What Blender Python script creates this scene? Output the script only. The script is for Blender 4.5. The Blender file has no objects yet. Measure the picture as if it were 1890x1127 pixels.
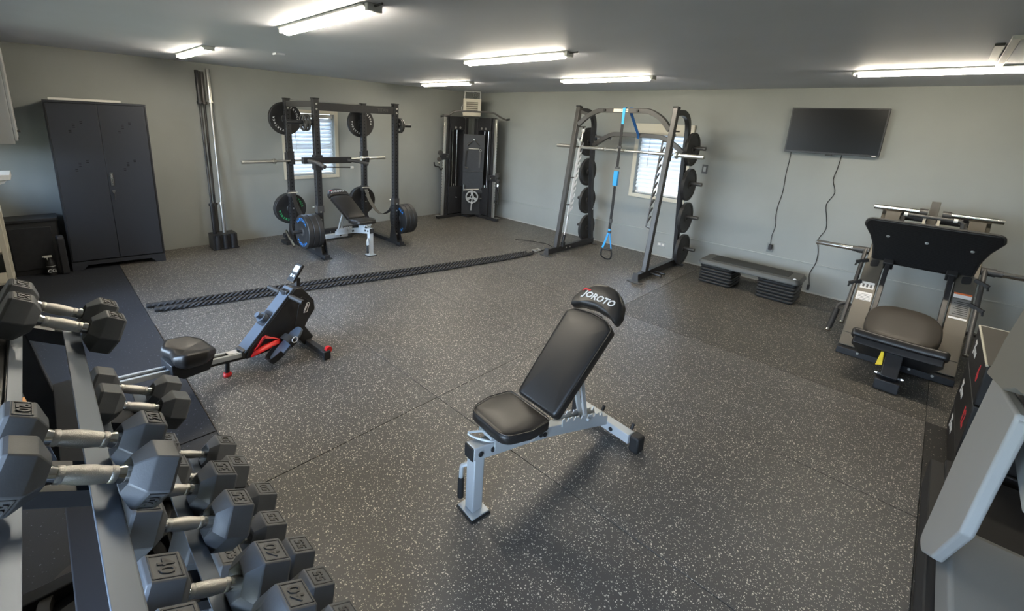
import bpy, bmesh, math, random
from mathutils import Vector as V, Matrix
random.seed(7)
SC=bpy.context.scene; COL=SC.collection
PI=math.pi
# ---------- camera ----------
cam=bpy.data.cameras.new('camera'); camo=bpy.data.objects.new('camera',cam); COL.objects.link(camo)
yaw,pit,rol=2.35028595,0.249023914,0.0490722286
cy_,sy_,cp_,sp_=math.cos(yaw),math.sin(yaw),math.cos(pit),math.sin(pit)
F=V((cy_*cp_,sy_*cp_,-sp_)); R0=V((sy_,-cy_,0)); U0=R0.cross(F)
R_=math.cos(rol)*R0+math.sin(rol)*U0; U_=-math.sin(rol)*R0+math.cos(rol)*U0
m=Matrix((R_,U_,-F)).transposed().to_4x4(); m.translation=V((7.0805,-6.62593,1.86784)); camo.matrix_world=m
cam.sensor_fit='HORIZONTAL'; cam.sensor_width=36; cam.lens=36*828.5035/1890
cam.shift_x=(945-895.586)/1890; cam.shift_y=-(563.5-436.39)/1890
cam.clip_start=.02; cam.clip_end=200
SC.camera=camo
# ---------- world, exposure ----------
SC.view_settings.view_transform='Standard'; SC.view_settings.look='None'
SC.view_settings.exposure=1.6; SC.view_settings.gamma=1; SC.view_settings.use_curve_mapping=False
SC.cycles.use_denoising=True; SC.cycles.max_bounces=8; SC.cycles.diffuse_bounces=5; SC.cycles.glossy_bounces=4
SC.cycles.caustics_reflective=False; SC.cycles.caustics_refractive=False; SC.cycles.sample_clamp_indirect=6
w=bpy.data.worlds.new('world'); SC.world=w; w.use_nodes=True
wn=w.node_tree; bg=wn.nodes['Background']
tc=wn.nodes.new('ShaderNodeTexCoord'); sx=wn.nodes.new('ShaderNodeSeparateXYZ'); rp=wn.nodes.new('ShaderNodeValToRGB')
wn.links.new(tc.outputs['Generated'],sx.inputs[0]); mr=wn.nodes.new('ShaderNodeMapRange'); mr.inputs[1].default_value=-1
wn.links.new(sx.outputs['Z'],mr.inputs[0]); wn.links.new(mr.outputs[0],rp.inputs[0])
e=rp.color_ramp.elements; e[0].position=.47; e[0].color=(.12,.13,.10,1); e[1].position=.5; e[1].color=(.74,.86,1,1)
x_=rp.color_ramp.elements.new(1.0); x_.color=(.30,.52,1,1)
wn.links.new(rp.outputs[0],bg.inputs[0]); bg.inputs[1].default_value=8.5
# ---------- mesh builder ----------
class MB:
    def __init__(s): s.v=[]; s.f=[]
    def add(s,vs,fs,M=None):
        n=len(s.v)
        s.v+= [tuple(M@V(p)) if M is not None else tuple(p) for p in vs]
        s.f+= [tuple(i+n for i in f) for f in fs]; return s
    def box(s,cx,cy,cz,sx,sy,sz,M=None):
        a,b,c=sx/2,sy/2,sz/2
        vs=[(cx+i*a,cy+j*b,cz+k*c) for k in(-1,1) for j in(-1,1) for i in(-1,1)]
        return s.add(vs,[(0,2,3,1),(4,5,7,6),(0,1,5,4),(2,6,7,3),(0,4,6,2),(1,3,7,5)],M)
    def bb(s,x0,x1,y0,y1,z0,z1,M=None): return s.box((x0+x1)/2,(y0+y1)/2,(z0+z1)/2,abs(x1-x0),abs(y1-y0),abs(z1-z0),M)
    def prism(s,poly,O,U,W,N,t):
        O,U,W,N=V(O),V(U).normalized(),V(W).normalized(),V(N).normalized(); n=len(poly)
        a=[O+U*p[0]+W*p[1] for p in poly]; vs=a+[p+N*t for p in a]
        fs=[tuple(range(n))[::-1],tuple(range(n,2*n))]+[(i,(i+1)%n,n+(i+1)%n,n+i) for i in range(n)]
        if (U.cross(W)).dot(N)<0: fs=[f[::-1] for f in fs]
        return s.add(vs,fs)
    def beam(s,p,q,w,h,up=(0,0,1)):
        p,q=V(p),V(q); d=(q-p).normalized(); u=V(up)
        if abs(d.dot(u))>.999: u=V((0,1,0))
        r=d.cross(u).normalized(); u=r.cross(d).normalized()
        return s.prism([(-w/2,-h/2),(w/2,-h/2),(w/2,h/2),(-w/2,h/2)],p,r,u,d,(q-p).length)
    def sweep(s,pts,sec,up=(0,0,1),closed=False):
        pts=[V(p) for p in pts]; n=len(pts); k=len(sec); u=V(up); rows=[]
        for i,p in enumerate(pts):
            if closed: d=(pts[(i+1)%n]-pts[i-1])
            else: d=(pts[min(i+1,n-1)]-pts[max(i-1,0)])
            d.normalize(); r=d.cross(u)
            if r.length<1e-4: r=d.cross(V((1,0,0)))
            r.normalize(); u=r.cross(d).normalized()
            sc=1
            if 0<i<n-1 or closed:
                a=(pts[(i+1)%n]-p).normalized().dot((p-pts[i-1]).normalized()); sc=1/max(.5,math.sqrt(max(0,(1+a)/2)))
            rows.append([p+r*(x*sc)+u*(y*sc) for x,y in sec])
        vs=[q for row in rows for q in row]; fs=[]
        m_=n if closed else n-1
        for i in range(m_):
            j=(i+1)%n
            for c in range(k):
                e_=(c+1)%k; fs.append((i*k+c,i*k+e_,j*k+e_,j*k+c))
        if not closed: fs+=[tuple(range(k))[::-1],tuple(range((n-1)*k,n*k))]
        return s.add(vs,fs)
    def tube(s,pts,r,n=10,closed=False,up=(0,0,1)): return s.sweep(pts,[(r*math.cos(2*PI*i/n),r*math.sin(2*PI*i/n)) for i in range(n)],up,closed)
    def rect(s,pts,w,h,up=(0,0,1)): return s.sweep(pts,[(-w/2,-h/2),(w/2,-h/2),(w/2,h/2),(-w/2,h/2)],up)
    def cyl(s,p,q,r,n=16): return s.lathe([(0,0),(r,0),(r,(V(q)-V(p)).length),(0,(V(q)-V(p)).length)],p,V(q)-V(p),n)
    def lathe(s,prof,O,D,n=32,ph=0):
        O,D=V(O),V(D).normalized(); a=V((0,0,1)) if abs(D.z)<.9 else V((1,0,0))
        r=D.cross(a).normalized(); u=r.cross(D).normalized(); vs=[];idx=[]
        for (rr,h) in prof:
            if rr<1e-6: idx.append([len(vs)]); vs.append(O+D*h)
            else:
                idx.append(list(range(len(vs),len(vs)+n)))
                vs+=[O+D*h+(r*math.cos(2*PI*i/n+ph)-u*math.sin(2*PI*i/n+ph))*rr for i in range(n)]
        fs=[]
        for A,B in zip(idx,idx[1:]):
            for i in range(n):
                j=(i+1)%n
                if len(A)==1 and len(B)==1: break
                if len(A)==1: fs.append((A[0],B[i],B[j]))
                elif len(B)==1: fs.append((A[i],B[0],A[j]))
                else: fs.append((A[i],B[i],B[j],A[j]))
        return s.add(vs,[f[::-1] for f in fs])
    def cushion(s,poly,prof,M=None,crown=0.0):
        n=len(poly); P=[V((p[0],p[1],0)) for p in poly]; N=[]
        for i in range(n):
            d1=(P[i]-P[i-1]).normalized(); d2=(P[(i+1)%n]-P[i]).normalized(); t=(d1+d2).normalized(); N.append(V((-t.y,t.x,0)))
        vs=[]
        for ins,z in prof: vs+=[P[i]+N[i]*ins+V((0,0,z)) for i in range(n)]
        k=len(prof); fs=[tuple(range(n))[::-1]]
        for a in range(k-1):
            for i in range(n): j=(i+1)%n; fs.append((a*n+i,a*n+j,(a+1)*n+j,(a+1)*n+i))
        c=sum(P,V())/n; top=(k-1)*n
        ring=[c+(vs[top+i]-c)*.55 for i in range(n)]
        b=len(vs); 
        for q,i in zip(ring,range(n)): q.z=vs[top+i].z+crown*.75; vs.append(q)
        for i in range(n): j=(i+1)%n; fs.append((top+i,top+j,b+j,b+i))
        vs.append(V((c.x,c.y,prof[-1][1]+crown))); 
        for i in range(n): fs.append((b+i,b+(i+1)%n,len(vs)-1))
        return s.add(vs,fs,M)
    def text(s,t,size,O,U,W,th=.001,bold=0,shear=0,align='CENTER'):
        cu=bpy.data.curves.new('t','FONT'); cu.body=t; cu.size=size; cu.align_x=align; cu.align_y='CENTER'; cu.extrude=th; cu.offset=bold; cu.shear=shear
        cu.resolution_u=2
        o=bpy.data.objects.new('t',cu); COL.objects.link(o); dg=bpy.context.evaluated_depsgraph_get()
        me=bpy.data.meshes.new_from_object(o.evaluated_get(dg)); bpy.data.objects.remove(o)
        U,W=V(U).normalized(),V(W).normalized(); N=U.cross(W); O=V(O)
        s.add([O+U*p.co.x+W*p.co.y+N*p.co.z for p in me.vertices],[tuple(p.vertices) for p in me.polygons]); bpy.data.meshes.remove(me); return s
def rnd(poly,r,n=5):
    out=[]; L=len(poly)
    for i in range(L):
        p,a,b=V(poly[i]).to_2d() if len(poly[i])>2 else V(poly[i]),V(poly[i-1]),V(poly[(i+1)%L])
        rr=r[i] if isinstance(r,(list,tuple)) else r
        if rr<=0: out.append((p.x,p.y)); continue
        d1=(a-p).normalized(); d2=(b-p).normalized(); an=d1.angle(d2); t=min(rr/math.tan(an/2),.49*(a-p).length,.49*(b-p).length)
        A=p+d1*t; B=p+d2*t
        for k in range(n+1):
            u=k/n; q=A*(1-u)**2+p*2*u*(1-u)+B*u*u; out.append((q.x,q.y))
    return out
def arc(c,r,a0,a1,n,U=(1,0,0),W=(0,0,1)):
    c,U,W=V(c),V(U),V(W); return [c+U*r*math.cos(math.radians(a0+(a1-a0)*i/n))+W*r*math.sin(math.radians(a0+(a1-a0)*i/n)) for i in range(n+1)]
def bez(P,n=8):
    # smooth a polyline (catmull-rom)
    P=[V(p) for p in P]; out=[]
    for i in range(len(P)-1):
        a,b,c,d=P[max(i-1,0)],P[i],P[i+1],P[min(i+2,len(P)-1)]
        for k in range(n):
            t=k/n; out.append(.5*((2*b)+(c-a)*t+(2*a-5*b+4*c-d)*t*t+(3*b-a-3*c+d)*t**3))
    out.append(P[-1]); return out
SPLIT={'rubber_knob','rod_stop','bar_sleeve','bar_collar','bar_carriage','dip_handle','foot_pad','handle_grip','transport_wheel','foot_end','crank_end','end_knobs','band_peg','gusset','hook_standoff','rail_bolt','roller_bolt','bar_grip','mast_side','pulley_wheel','tube_socket','storage_peg','bolts','bolt','arch_gusset','crossmember_bolts','side_rail','hatch_trim','support_strut','bracket','fan_guard','vent_louvre_','red_trim','rail','warning_label','seat_bracket','handle_loop','webbing','label_print','post_','buckle_','strap_','knurling','bezel','front_crossmember','rear_crossmember','tier_','plate_lettering_','base_skirt_','adjustment_ladder','back_frame_','bar_shaft_','foot_plate_','foot_beam_'}
def islands(mb):
    par=list(range(len(mb.v)))
    def fd(a):
        while par[a]!=a: par[a]=par[par[a]]; a=par[a]
        return a
    for f in mb.f:
        r=fd(f[0])
        for i in f[1:]: par[fd(i)]=r
    g={}
    for f in mb.f: g.setdefault(fd(f[0]),[]).append(f)
    out=[]
    for fs in g.values():
        ids=sorted({i for f in fs for i in f}); mp={i:k for k,i in enumerate(ids)}; q=MB(); q.v=[mb.v[i] for i in ids]; q.f=[tuple(mp[i] for i in f) for f in fs]; out.append(q)
    return out
SING={'bolts':'bolt','end_knobs':'end_knob','crossmember_bolts':'bolt'}
def obj(name,mb,mat,parent=None,bev=0,ang=35,seg=2,loc=None):
    if name in SPLIT and parent:
        L=islands(mb)
        if len(L)<=40:
            r=None
            for q in L:
                o=obj_(SING.get(name,name),q,mat,parent,bev,ang,seg,loc); r=r or o
            return r
    return obj_(name,mb,mat,parent,bev,ang,seg,loc)
def obj_(name,mb,mat,parent=None,bev=0,ang=35,seg=2,loc=None):
    me=bpy.data.meshes.new(name); me.from_pydata([tuple(v) for v in mb.v],[],mb.f)
    me.polygons.foreach_set('use_smooth',[True]*len(me.polygons)); me.update(); me.set_sharp_from_angle(angle=math.radians(ang))
    me.materials.append(mat); o=bpy.data.objects.new(name,me); COL.objects.link(o)
    if parent: o.parent=parent
    if loc: o.location=loc
    if bev:
        b=o.modifiers.new('bevel','BEVEL'); b.width=bev; b.segments=seg; b.limit_method='ANGLE'; b.angle_limit=math.radians(40); b.harden_normals=False
    return o
def tag(o,label,cat,group=None):
    o['label']=label; o['category']=cat
    if group: o['group']=group
    return o
def thing(name,label,cat,loc=(0,0,0),rz=0,group=None):
    o=bpy.data.objects.new(name,None); o.empty_display_size=.1; COL.objects.link(o); o.location=loc; o.rotation_euler=(0,0,rz)
    return tag(o,label,cat,group)
def struct(name,mb,mat,parent=None,**k):
    o=obj(name,mb,mat,parent,**k)
    if not parent: o['kind']='structure'
    return o
def dup(root,loc,rz=None,label=None,group=None):
    r=root.copy(); COL.objects.link(r); r.location=loc
    if rz is not None: r.rotation_euler=(0,0,rz) if not isinstance(rz,tuple) else rz
    if label: r['label']=label
    if group: r['group']=group
    for ch in root.children:
        c=ch.copy(); COL.objects.link(c); c.parent=r
        for g in ch.children: d=g.copy(); COL.objects.link(d); d.parent=c
    return r
# ---------- materials ----------
def pmat(name,col,rough=.5,metal=0,noise=0,nscale=30,bump=0,bscale=200,emit=None,estr=0,spec=.5,coat=0):
    m=bpy.data.materials.new(name); m.use_nodes=True; nt=m.node_tree; b=nt.nodes['Principled BSDF']
    b.inputs['Base Color'].default_value=(*col,1); b.inputs['Roughness'].default_value=rough; b.inputs['Metallic'].default_value=metal
    b.inputs['Specular IOR Level'].default_value=spec; b.inputs['Coat Weight'].default_value=coat
    if emit: b.inputs['Emission Color'].default_value=(*emit,1); b.inputs['Emission Strength'].default_value=estr
    t=nt.nodes.new('ShaderNodeTexCoord')
    if noise:
        n=nt.nodes.new('ShaderNodeTexNoise'); n.inputs['Scale'].default_value=nscale; n.inputs['Detail'].default_value=4; nt.links.new(t.outputs['Object'],n.inputs['Vector'])
        r=nt.nodes.new('ShaderNodeMapRange'); r.inputs[1].default_value=.3; r.inputs[2].default_value=.7; r.inputs[3].default_value=1-noise; r.inputs[4].default_value=1+noise; nt.links.new(n.outputs['Fac'],r.inputs[0])
        mx=nt.nodes.new('ShaderNodeMix'); mx.data_type='RGBA'; mx.blend_type='MULTIPLY'; mx.inputs[0].default_value=1; mx.inputs[6].default_value=(*col,1); nt.links.new(r.outputs[0],mx.inputs[7]); nt.links.new(mx.outputs[2],b.inputs['Base Color'])
    if bump:
        n2=nt.nodes.new('ShaderNodeTexNoise'); n2.inputs['Scale'].default_value=bscale; nt.links.new(t.outputs['Object'],n2.inputs['Vector'])
        bp=nt.nodes.new('ShaderNodeBump'); bp.inputs['Strength'].default_value=bump; bp.inputs['Distance'].default_value=.002; nt.links.new(n2.outputs['Fac'],bp.inputs['Height']); nt.links.new(bp.outputs[0],b.inputs['Normal'])
    return m
def floormat(name,base,fleck,dens,rough,scale=95,spec=.5):
    m=bpy.data.materials.new(name); m.use_nodes=True; nt=m.node_tree; b=nt.nodes['Principled BSDF']; L=nt.links.new
    t=nt.nodes.new('ShaderNodeTexCoord'); dn=nt.nodes.new('ShaderNodeTexNoise'); dn.inputs['Scale'].default_value=160; L(t.outputs['Object'],dn.inputs['Vector'])
    mxv=nt.nodes.new('ShaderNodeVectorMath'); mxv.operation='MULTIPLY_ADD'; mxv.inputs[1].default_value=(.006,.006,.006); L(dn.outputs['Color'],mxv.inputs[0]); L(t.outputs['Object'],mxv.inputs[2])
    fac=None
    for sc,th in ((scale,dens),(scale*1.7,dens*.8)):
        v=nt.nodes.new('ShaderNodeTexVoronoi'); v.inputs['Scale'].default_value=sc; L(mxv.outputs[0],v.inputs['Vector'])
        s=nt.nodes.new('ShaderNodeSeparateColor'); L(v.outputs['Color'],s.inputs[0])
        c1=nt.nodes.new('ShaderNodeMath'); c1.operation='LESS_THAN'; L(s.outputs[0],c1.inputs[0]); c1.inputs[1].default_value=th
        r1=nt.nodes.new('ShaderNodeMath'); r1.operation='MULTIPLY_ADD'; L(s.outputs[1],r1.inputs[0]); r1.inputs[1].default_value=.25; r1.inputs[2].default_value=.12
        c2=nt.nodes.new('ShaderNodeMath'); c2.operation='LESS_THAN'; L(v.outputs['Distance'],c2.inputs[0]); L(r1.outputs[0],c2.inputs[1])
        p=nt.nodes.new('ShaderNodeMath'); p.operation='MULTIPLY'; L(c1.outputs[0],p.inputs[0]); L(c2.outputs[0],p.inputs[1])
        if fac is None: fac=p
        else:
            a=nt.nodes.new('ShaderNodeMath'); a.operation='MAXIMUM'; L(fac.outputs[0],a.inputs[0]); L(p.outputs[0],a.inputs[1]); fac=a
    n=nt.nodes.new('ShaderNodeTexNoise'); n.inputs['Scale'].default_value=1.1; n.inputs['Detail'].default_value=5; L(t.outputs['Object'],n.inputs['Vector'])
    r=nt.nodes.new('ShaderNodeMapRange'); r.inputs[1].default_value=.3; r.inputs[2].default_value=.7; r.inputs[3].default_value=.82; r.inputs[4].default_value=1.2; L(n.outputs['Fac'],r.inputs[0])
    mb_=nt.nodes.new('ShaderNodeMix'); mb_.data_type='RGBA'; mb_.blend_type='MULTIPLY'; mb_.inputs[0].default_value=1; mb_.inputs[6].default_value=(*base,1); L(r.outputs[0],mb_.inputs[7])
    mx=nt.nodes.new('ShaderNodeMix'); mx.data_type='RGBA'; L(fac.outputs[0],mx.inputs[0]); L(mb_.outputs[2],mx.inputs[6]); mx.inputs[7].default_value=(*fleck,1); L(mx.outputs[2],b.inputs['Base Color'])
    rr=nt.nodes.new('ShaderNodeMapRange'); rr.inputs[3].default_value=rough-.06; rr.inputs[4].default_value=rough+.08; L(n.outputs['Fac'],rr.inputs[0]); L(rr.outputs[0],b.inputs['Roughness'])
    b.inputs['Specular IOR Level'].default_value=spec
    bn=nt.nodes.new('ShaderNodeTexNoise'); bn.inputs['Scale'].default_value=260; L(t.outputs['Object'],bn.inputs['Vector'])
    bp=nt.nodes.new('ShaderNodeBump'); bp.inputs['Strength'].default_value=.35; bp.inputs['Distance'].default_value=.002; L(bn.outputs['Fac'],bp.inputs['Height']); L(bp.outputs[0],b.inputs['Normal'])
    return m
WALL=pmat('wall_paint',(.31,.325,.31),.62,noise=.06,nscale=1.3,bump=.12,bscale=60)
CEIL=pmat('ceiling_paint',(.64,.66,.73),.6,noise=.05,nscale=1.0,bump=.1,bscale=50)
CURB=pmat('curb_paint',(.22,.235,.23),.6,noise=.08,nscale=3)
RUB=floormat('speckled_rubber',(.078,.073,.067),(.66,.60,.52),.5,.43)
RUB2=floormat('darker_rubber',(.058,.054,.047),(.58,.52,.43),.42,.5)  # darker, browner speckled rubber for mats around leg press and steps
RUBD=floormat('dark_rubber',(.022,.024,.030),(.14,.15,.18),.05,.55)
RUBB=floormat('brown_rubber',(.013,.012,.011),(.3,.27,.22),.08,.6)
CONC=pmat('concrete',(.2,.2,.19),.8)
BLK=pmat('black_metal',(.022,.022,.024),.38,noise=.15,nscale=20,spec=.5)
BLKM=pmat('matte_black',(.017,.017,.018),.6)
HOLE=pmat('hole_dark',(.001,.001,.001),.9)
GRM=pmat('graphite_metal',(.075,.072,.07),.42,metal=.3)
CAB=pmat('cabinet_metal',(.027,.029,.036),.5,bump=.05,bscale=300)
CHR=pmat('chrome',(.72,.70,.66),.16,metal=1)
CHRK=pmat('knurled_chrome',(.62,.60,.56),.32,metal=1,bump=.5,bscale=900)
STEEL=pmat('bar_steel',(.62,.61,.57),.3,metal=.9)
SIL=pmat('silver_paint',(.50,.53,.55),.42,metal=.15)
VIN=pmat('black_vinyl',(.020,.018,.017),.38,bump=.12,bscale=350)
VINT=pmat('tan_black_vinyl',(.050,.042,.034),.5,bump=.12,bscale=350)
RUBR=pmat('dumbbell_rubber',(.125,.130,.138),.42,bump=.1,bscale=300,noise=.1,nscale=15)
RUBL=pmat('dumbbell_label',(.075,.074,.072),.4)
PLT=pmat('plate_rubber',(.017,.017,.018),.55)
PLG=pmat('plate_iron',(.03,.03,.031),.5,bump=.2,bscale=200)
WHT=pmat('white_paint',(.72,.70,.66),.5)
CREAM=pmat('cream_trim',(.62,.58,.48),.55)
LTGR=pmat('light_gray_plastic',(.40,.41,.41),.5)
HOOD=pmat('gray_plastic',(.24,.245,.24),.6,bump=.15,bscale=400)
TAN=pmat('tan_metal',(.115,.103,.085),.45,metal=.3)
RED=pmat('red_plastic',(.72,.02,.02),.4)
YEL=pmat('yellow_plastic',(.85,.62,.01),.4)
BLUE=pmat('blue_nylon',(.03,.33,.75),.6)
BLUT=pmat('blue_print',(.02,.22,.62),.6)
GRNT=pmat('green_print',(.03,.42,.14),.6)
REDT=pmat('red_print',(.62,.03,.04),.6)
WHTT=pmat('white_print',(.72,.72,.72),.6)
BLKW=pmat('black_webbing',(.010,.010,.011),.7)
ROPE=pmat('black_rope',(.035,.034,.036),.7,bump=.3,bscale=500)
GPL=pmat('gray_step_plastic',(.085,.088,.085),.55,bump=.2,bscale=250)
GPD=pmat('dark_step_plastic',(.022,.023,.024),.5)
GPT=pmat('step_top_rubber',(.030,.031,.030),.7,bump=.6,bscale=500)
SCR=pmat('screen_black',(.006,.006,.007),.3,spec=.25)
BLD=pmat('blind_slat',(.85,.87,.88),.5)
BGR=pmat('blue_gray_plastic',(.085,.105,.135),.4)
LCD=pmat('lcd_panel',(.45,.60,.72),.3,emit=(.5,.7,.85),estr=.25)
STK=pmat('sticker_white',(.70,.68,.66),.5)
LED=pmat('led_diffuser',(1,1,1),.5,emit=(1,.90,.72),estr=31)
def translucent(m,f):
    nt=m.node_tree; b=nt.nodes['Principled BSDF']; o=nt.nodes['Material Output']; t=nt.nodes.new('ShaderNodeBsdfTranslucent'); t.inputs[0].default_value=(.9,.93,1,1)
    mx=nt.nodes.new('ShaderNodeMixShader'); mx.inputs[0].default_value=f; nt.links.new(b.outputs[0],mx.inputs[1]); nt.links.new(t.outputs[0],mx.inputs[2]); nt.links.new(mx.outputs[0],o.inputs[0])
translucent(BLD,.19)
GLASS=bpy.data.materials.new('window_glass'); GLASS.use_nodes=True; nt=GLASS.node_tree; nt.nodes.clear()
o_=nt.nodes.new('ShaderNodeOutputMaterial'); a_=nt.nodes.new('ShaderNodeBsdfTransparent'); a_.inputs[0].default_value=(.93,.96,.97,1); g_=nt.nodes.new('ShaderNodeBsdfGlossy'); g_.inputs['Roughness'].default_value=.02
x_=nt.nodes.new('ShaderNodeMixShader'); f_=nt.nodes.new('ShaderNodeFresnel'); f_.inputs[0].default_value=1.45; nt.links.new(f_.outputs[0],x_.inputs[0]); nt.links.new(a_.outputs[0],x_.inputs[1]); nt.links.new(g_.outputs[0],x_.inputs[2]); nt.links.new(x_.outputs[0],o_.inputs[0])

# ================= STRUCTURE =================
XR,YF,H=9.0,-7.2,2.44
fl=struct('floor',MB().bb(-.1,XR+.1,YF-.1,.1,-.15,-.012),CONC)
def matp(x0,x1,y0,y1,m,z1=0,z0=-.012):
    g=.0016; return obj('rubber_mat',MB().bb(x0+g,x1-g,y0+g,y1-g,z0,z1),m,fl,bev=.0015,seg=1)
xs=[0,2.5,4.95,7.37]; ys=[0,-1.216,-2.48,-3.65,-4.865,-6.08]
for a,b in zip(xs,xs[1:]):
    for c,d in zip(ys,ys[1:]): matp(a,b,d,c,RUB2 if (a>4.9 and c>-2.0) else RUB)
for c,d in zip(ys[:2],ys[1:3]): matp(7.37,XR,d,c,RUB2)
for c,d in ((-2.48,-4.9),(-4.9,-7.2)): matp(7.37,XR,d,c,RUBB)
for a,b in ((0,2.5),(2.5,4.36),(4.36,7.37)): matp(a,b,-7.2,-6.08,RUBD,z1=.002 if a!=2.5 else .006)
def wall(name,axis,pos,th,a0,a1,holes):
    # axis 'x' : wall in plane x=pos, runs along y ; outward thickness th
    mb=MB(); 
    def blk(p,q,z0,z1):
        if q-p<1e-4 or z1-z0<1e-4: return
        if axis=='x': mb.bb(pos,pos+th,p,q,z0,z1)
        else: mb.bb(p,q,pos,pos+th,z0,z1)
    cur=a0
    for (h0,h1,z0,z1) in sorted(holes):
        blk(cur,h0,-.15,H); blk(h0,h1,-.15,z0); blk(h0,h1,z1,H); cur=h1
    blk(cur,a1,-.15,H); return struct(name,mb,WALL)
W1=(-3.87,-3.085,.915,1.865); W2=(3.745,4.50,.905,1.91)
wl=wall('wall_left','x',0,-.14,YF,.14,[W1])
wb=wall('wall_back','y',0,.14,0,XR,[W2])
WF=[(.15,1.1,.9,1.42),(1.5,4.2,.25,2.15),(5.9,7.5,.25,1.8)]
wf=wall('wall_front','y',YF,-.14,-.14,XR+.14,WF)
wr=wall('wall_right','x',XR,.14,YF,.14,[])
cl=struct('ceiling',MB().bb(-.14,XR+.14,YF-.14,.14,H,H+.12),CEIL)
# attic hatch panel
hp=obj('hatch_panel',MB().bb(7.24,7.95,-2.86,-1.72,H-.012,H-.001),CEIL,cl)
hf=obj('hatch_trim',MB().bb(7.20,7.235,-2.90,-1.68,H-.022,H-.001).bb(7.235,7.99,-2.90,-2.865,H-.022,H-.001).bb(7.235,7.99,-1.715,-1.68,H-.022,H-.001),WHT,cl,bev=.002)
obj('hatch_hinge',MB().bb(7.15,7.19,-2.65,-1.95,H-.016,H-.001),GRM,cl)
obj('ceiling_box',MB().bb(2.13,2.22,-4.78,-4.69,H-.02,H-.001),CEIL,cl,bev=.003)
struct('trim_1',MB().bb(.15,8.99,-.010,-.0005,.366,.378),pmat('trim_light',(.36,.37,.35),.5),bev=.002)
struct('baseboard_back',MB().bb(.15,8.99,-.006,-.0005,0.001,.02),pmat('base_light',(.40,.40,.37),.6))
def window(n,axis,hole,pos,sgn,blinds=True,valance=True):
    a0,a1,z0,z1=hole; root=bpy.data.objects.new('window_%d'%n,None); COL.objects.link(root); root['kind']='structure'
    root.location=((pos,(a0+a1)/2,z0) if axis=='x' else ((a0+a1)/2,pos,z0))
    if axis=='x': root.rotation_euler=(0,0,PI/2 if sgn>0 else -PI/2)
    else: root.rotation_euler=(0,0,PI if sgn>0 else 0)
    # local: x along wall, -y... interior is local -y ; outside +y
    w_=a1-a0; h=z1-z0
    obj('window_frame',MB().bb(-w_/2-.06,-w_/2,-.018,-.001,-.055,h+.055).bb(w_/2,w_/2+.06,-.018,-.001,-.055,h+.055).bb(-w_/2,w_/2,-.018,-.001,h,h+.055).bb(-w_/2-.0,w_/2,-.022,-.001,-.055,0),CREAM,root,bev=.003)
    obj('sash',MB().bb(-w_/2+.001,-w_/2+.04,.09,.125,.001,h-.001).bb(w_/2-.04,w_/2-.001,.09,.125,.001,h-.001).bb(-w_/2+.04,w_/2-.04,.09,.125,.001,.04).bb(-w_/2+.04,w_/2-.04,.09,.125,h-.04,h-.001).bb(-w_/2+.04,w_/2-.04,.09,.125,h/2-.02,h/2+.02),WHT,root)
    obj('pane',MB().bb(-w_/2+.035,w_/2-.035,.105,.109,.035,h-.035),GLASS,root)
    if blinds:
        obj('head_rail',MB().bb(-w_/2+.006,w_/2-.006,.03,.075,h-.06,h-.004),WHT,root,bev=.004)
        nslat=int((h-.11)/.060); sl=None
        for i in range(nslat):
            z=h-.095-i*.060
            if sl is None:
                t=math.radians(62); mb=MB(); P=[]
                for k in range(5):
                    u=(k/4-.5)*.070; P.append((-u*math.cos(t)-.003*(1-(2*u/.07)**2)*math.sin(t)*-1,-u*math.sin(t)+.003*(1-(2*u/.07)**2)*math.cos(t)))
                pp=[(p[0],p[1]) for p in P]+[(p[0]+.0012,p[1]+.0012) for p in P[::-1]]
                mb.prism(pp,(-w_/2+.012,0,0),(0,1,0),(0,0,1),(1,0,0),w_-.024)
                sl=obj('slat',mb,BLD,root,loc=(0,.055,z))
            else:
                c=sl.copy(); COL.objects.link(c); c.location=(0,.055,z)
        obj('bottom_rail',MB().bb(-w_/2+.012,w_/2-.012,.04,.07,.01,.035),WHT,root,bev=.003)
        obj('cord',MB().tube([(-w_/2+.16,.026,h-.06),(-w_/2+.165,.026,h*.42)],.0025,6),GRM,root)
    return root
w1=window(1,'x',W1,0,1); w2=window(2,'y',W2,0,-1)
obj('valance',MB().bb(-.44,.44,-.04,-.018,.90,1.06),CREAM,w2,bev=.004)
window(3,'y',WF[1],YF,1,False); window(4,'y',WF[2],YF,1,False); window(5,'y',WF[0],YF,1,False)  # last small window is added, out of view, to daylight the left wall
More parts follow.
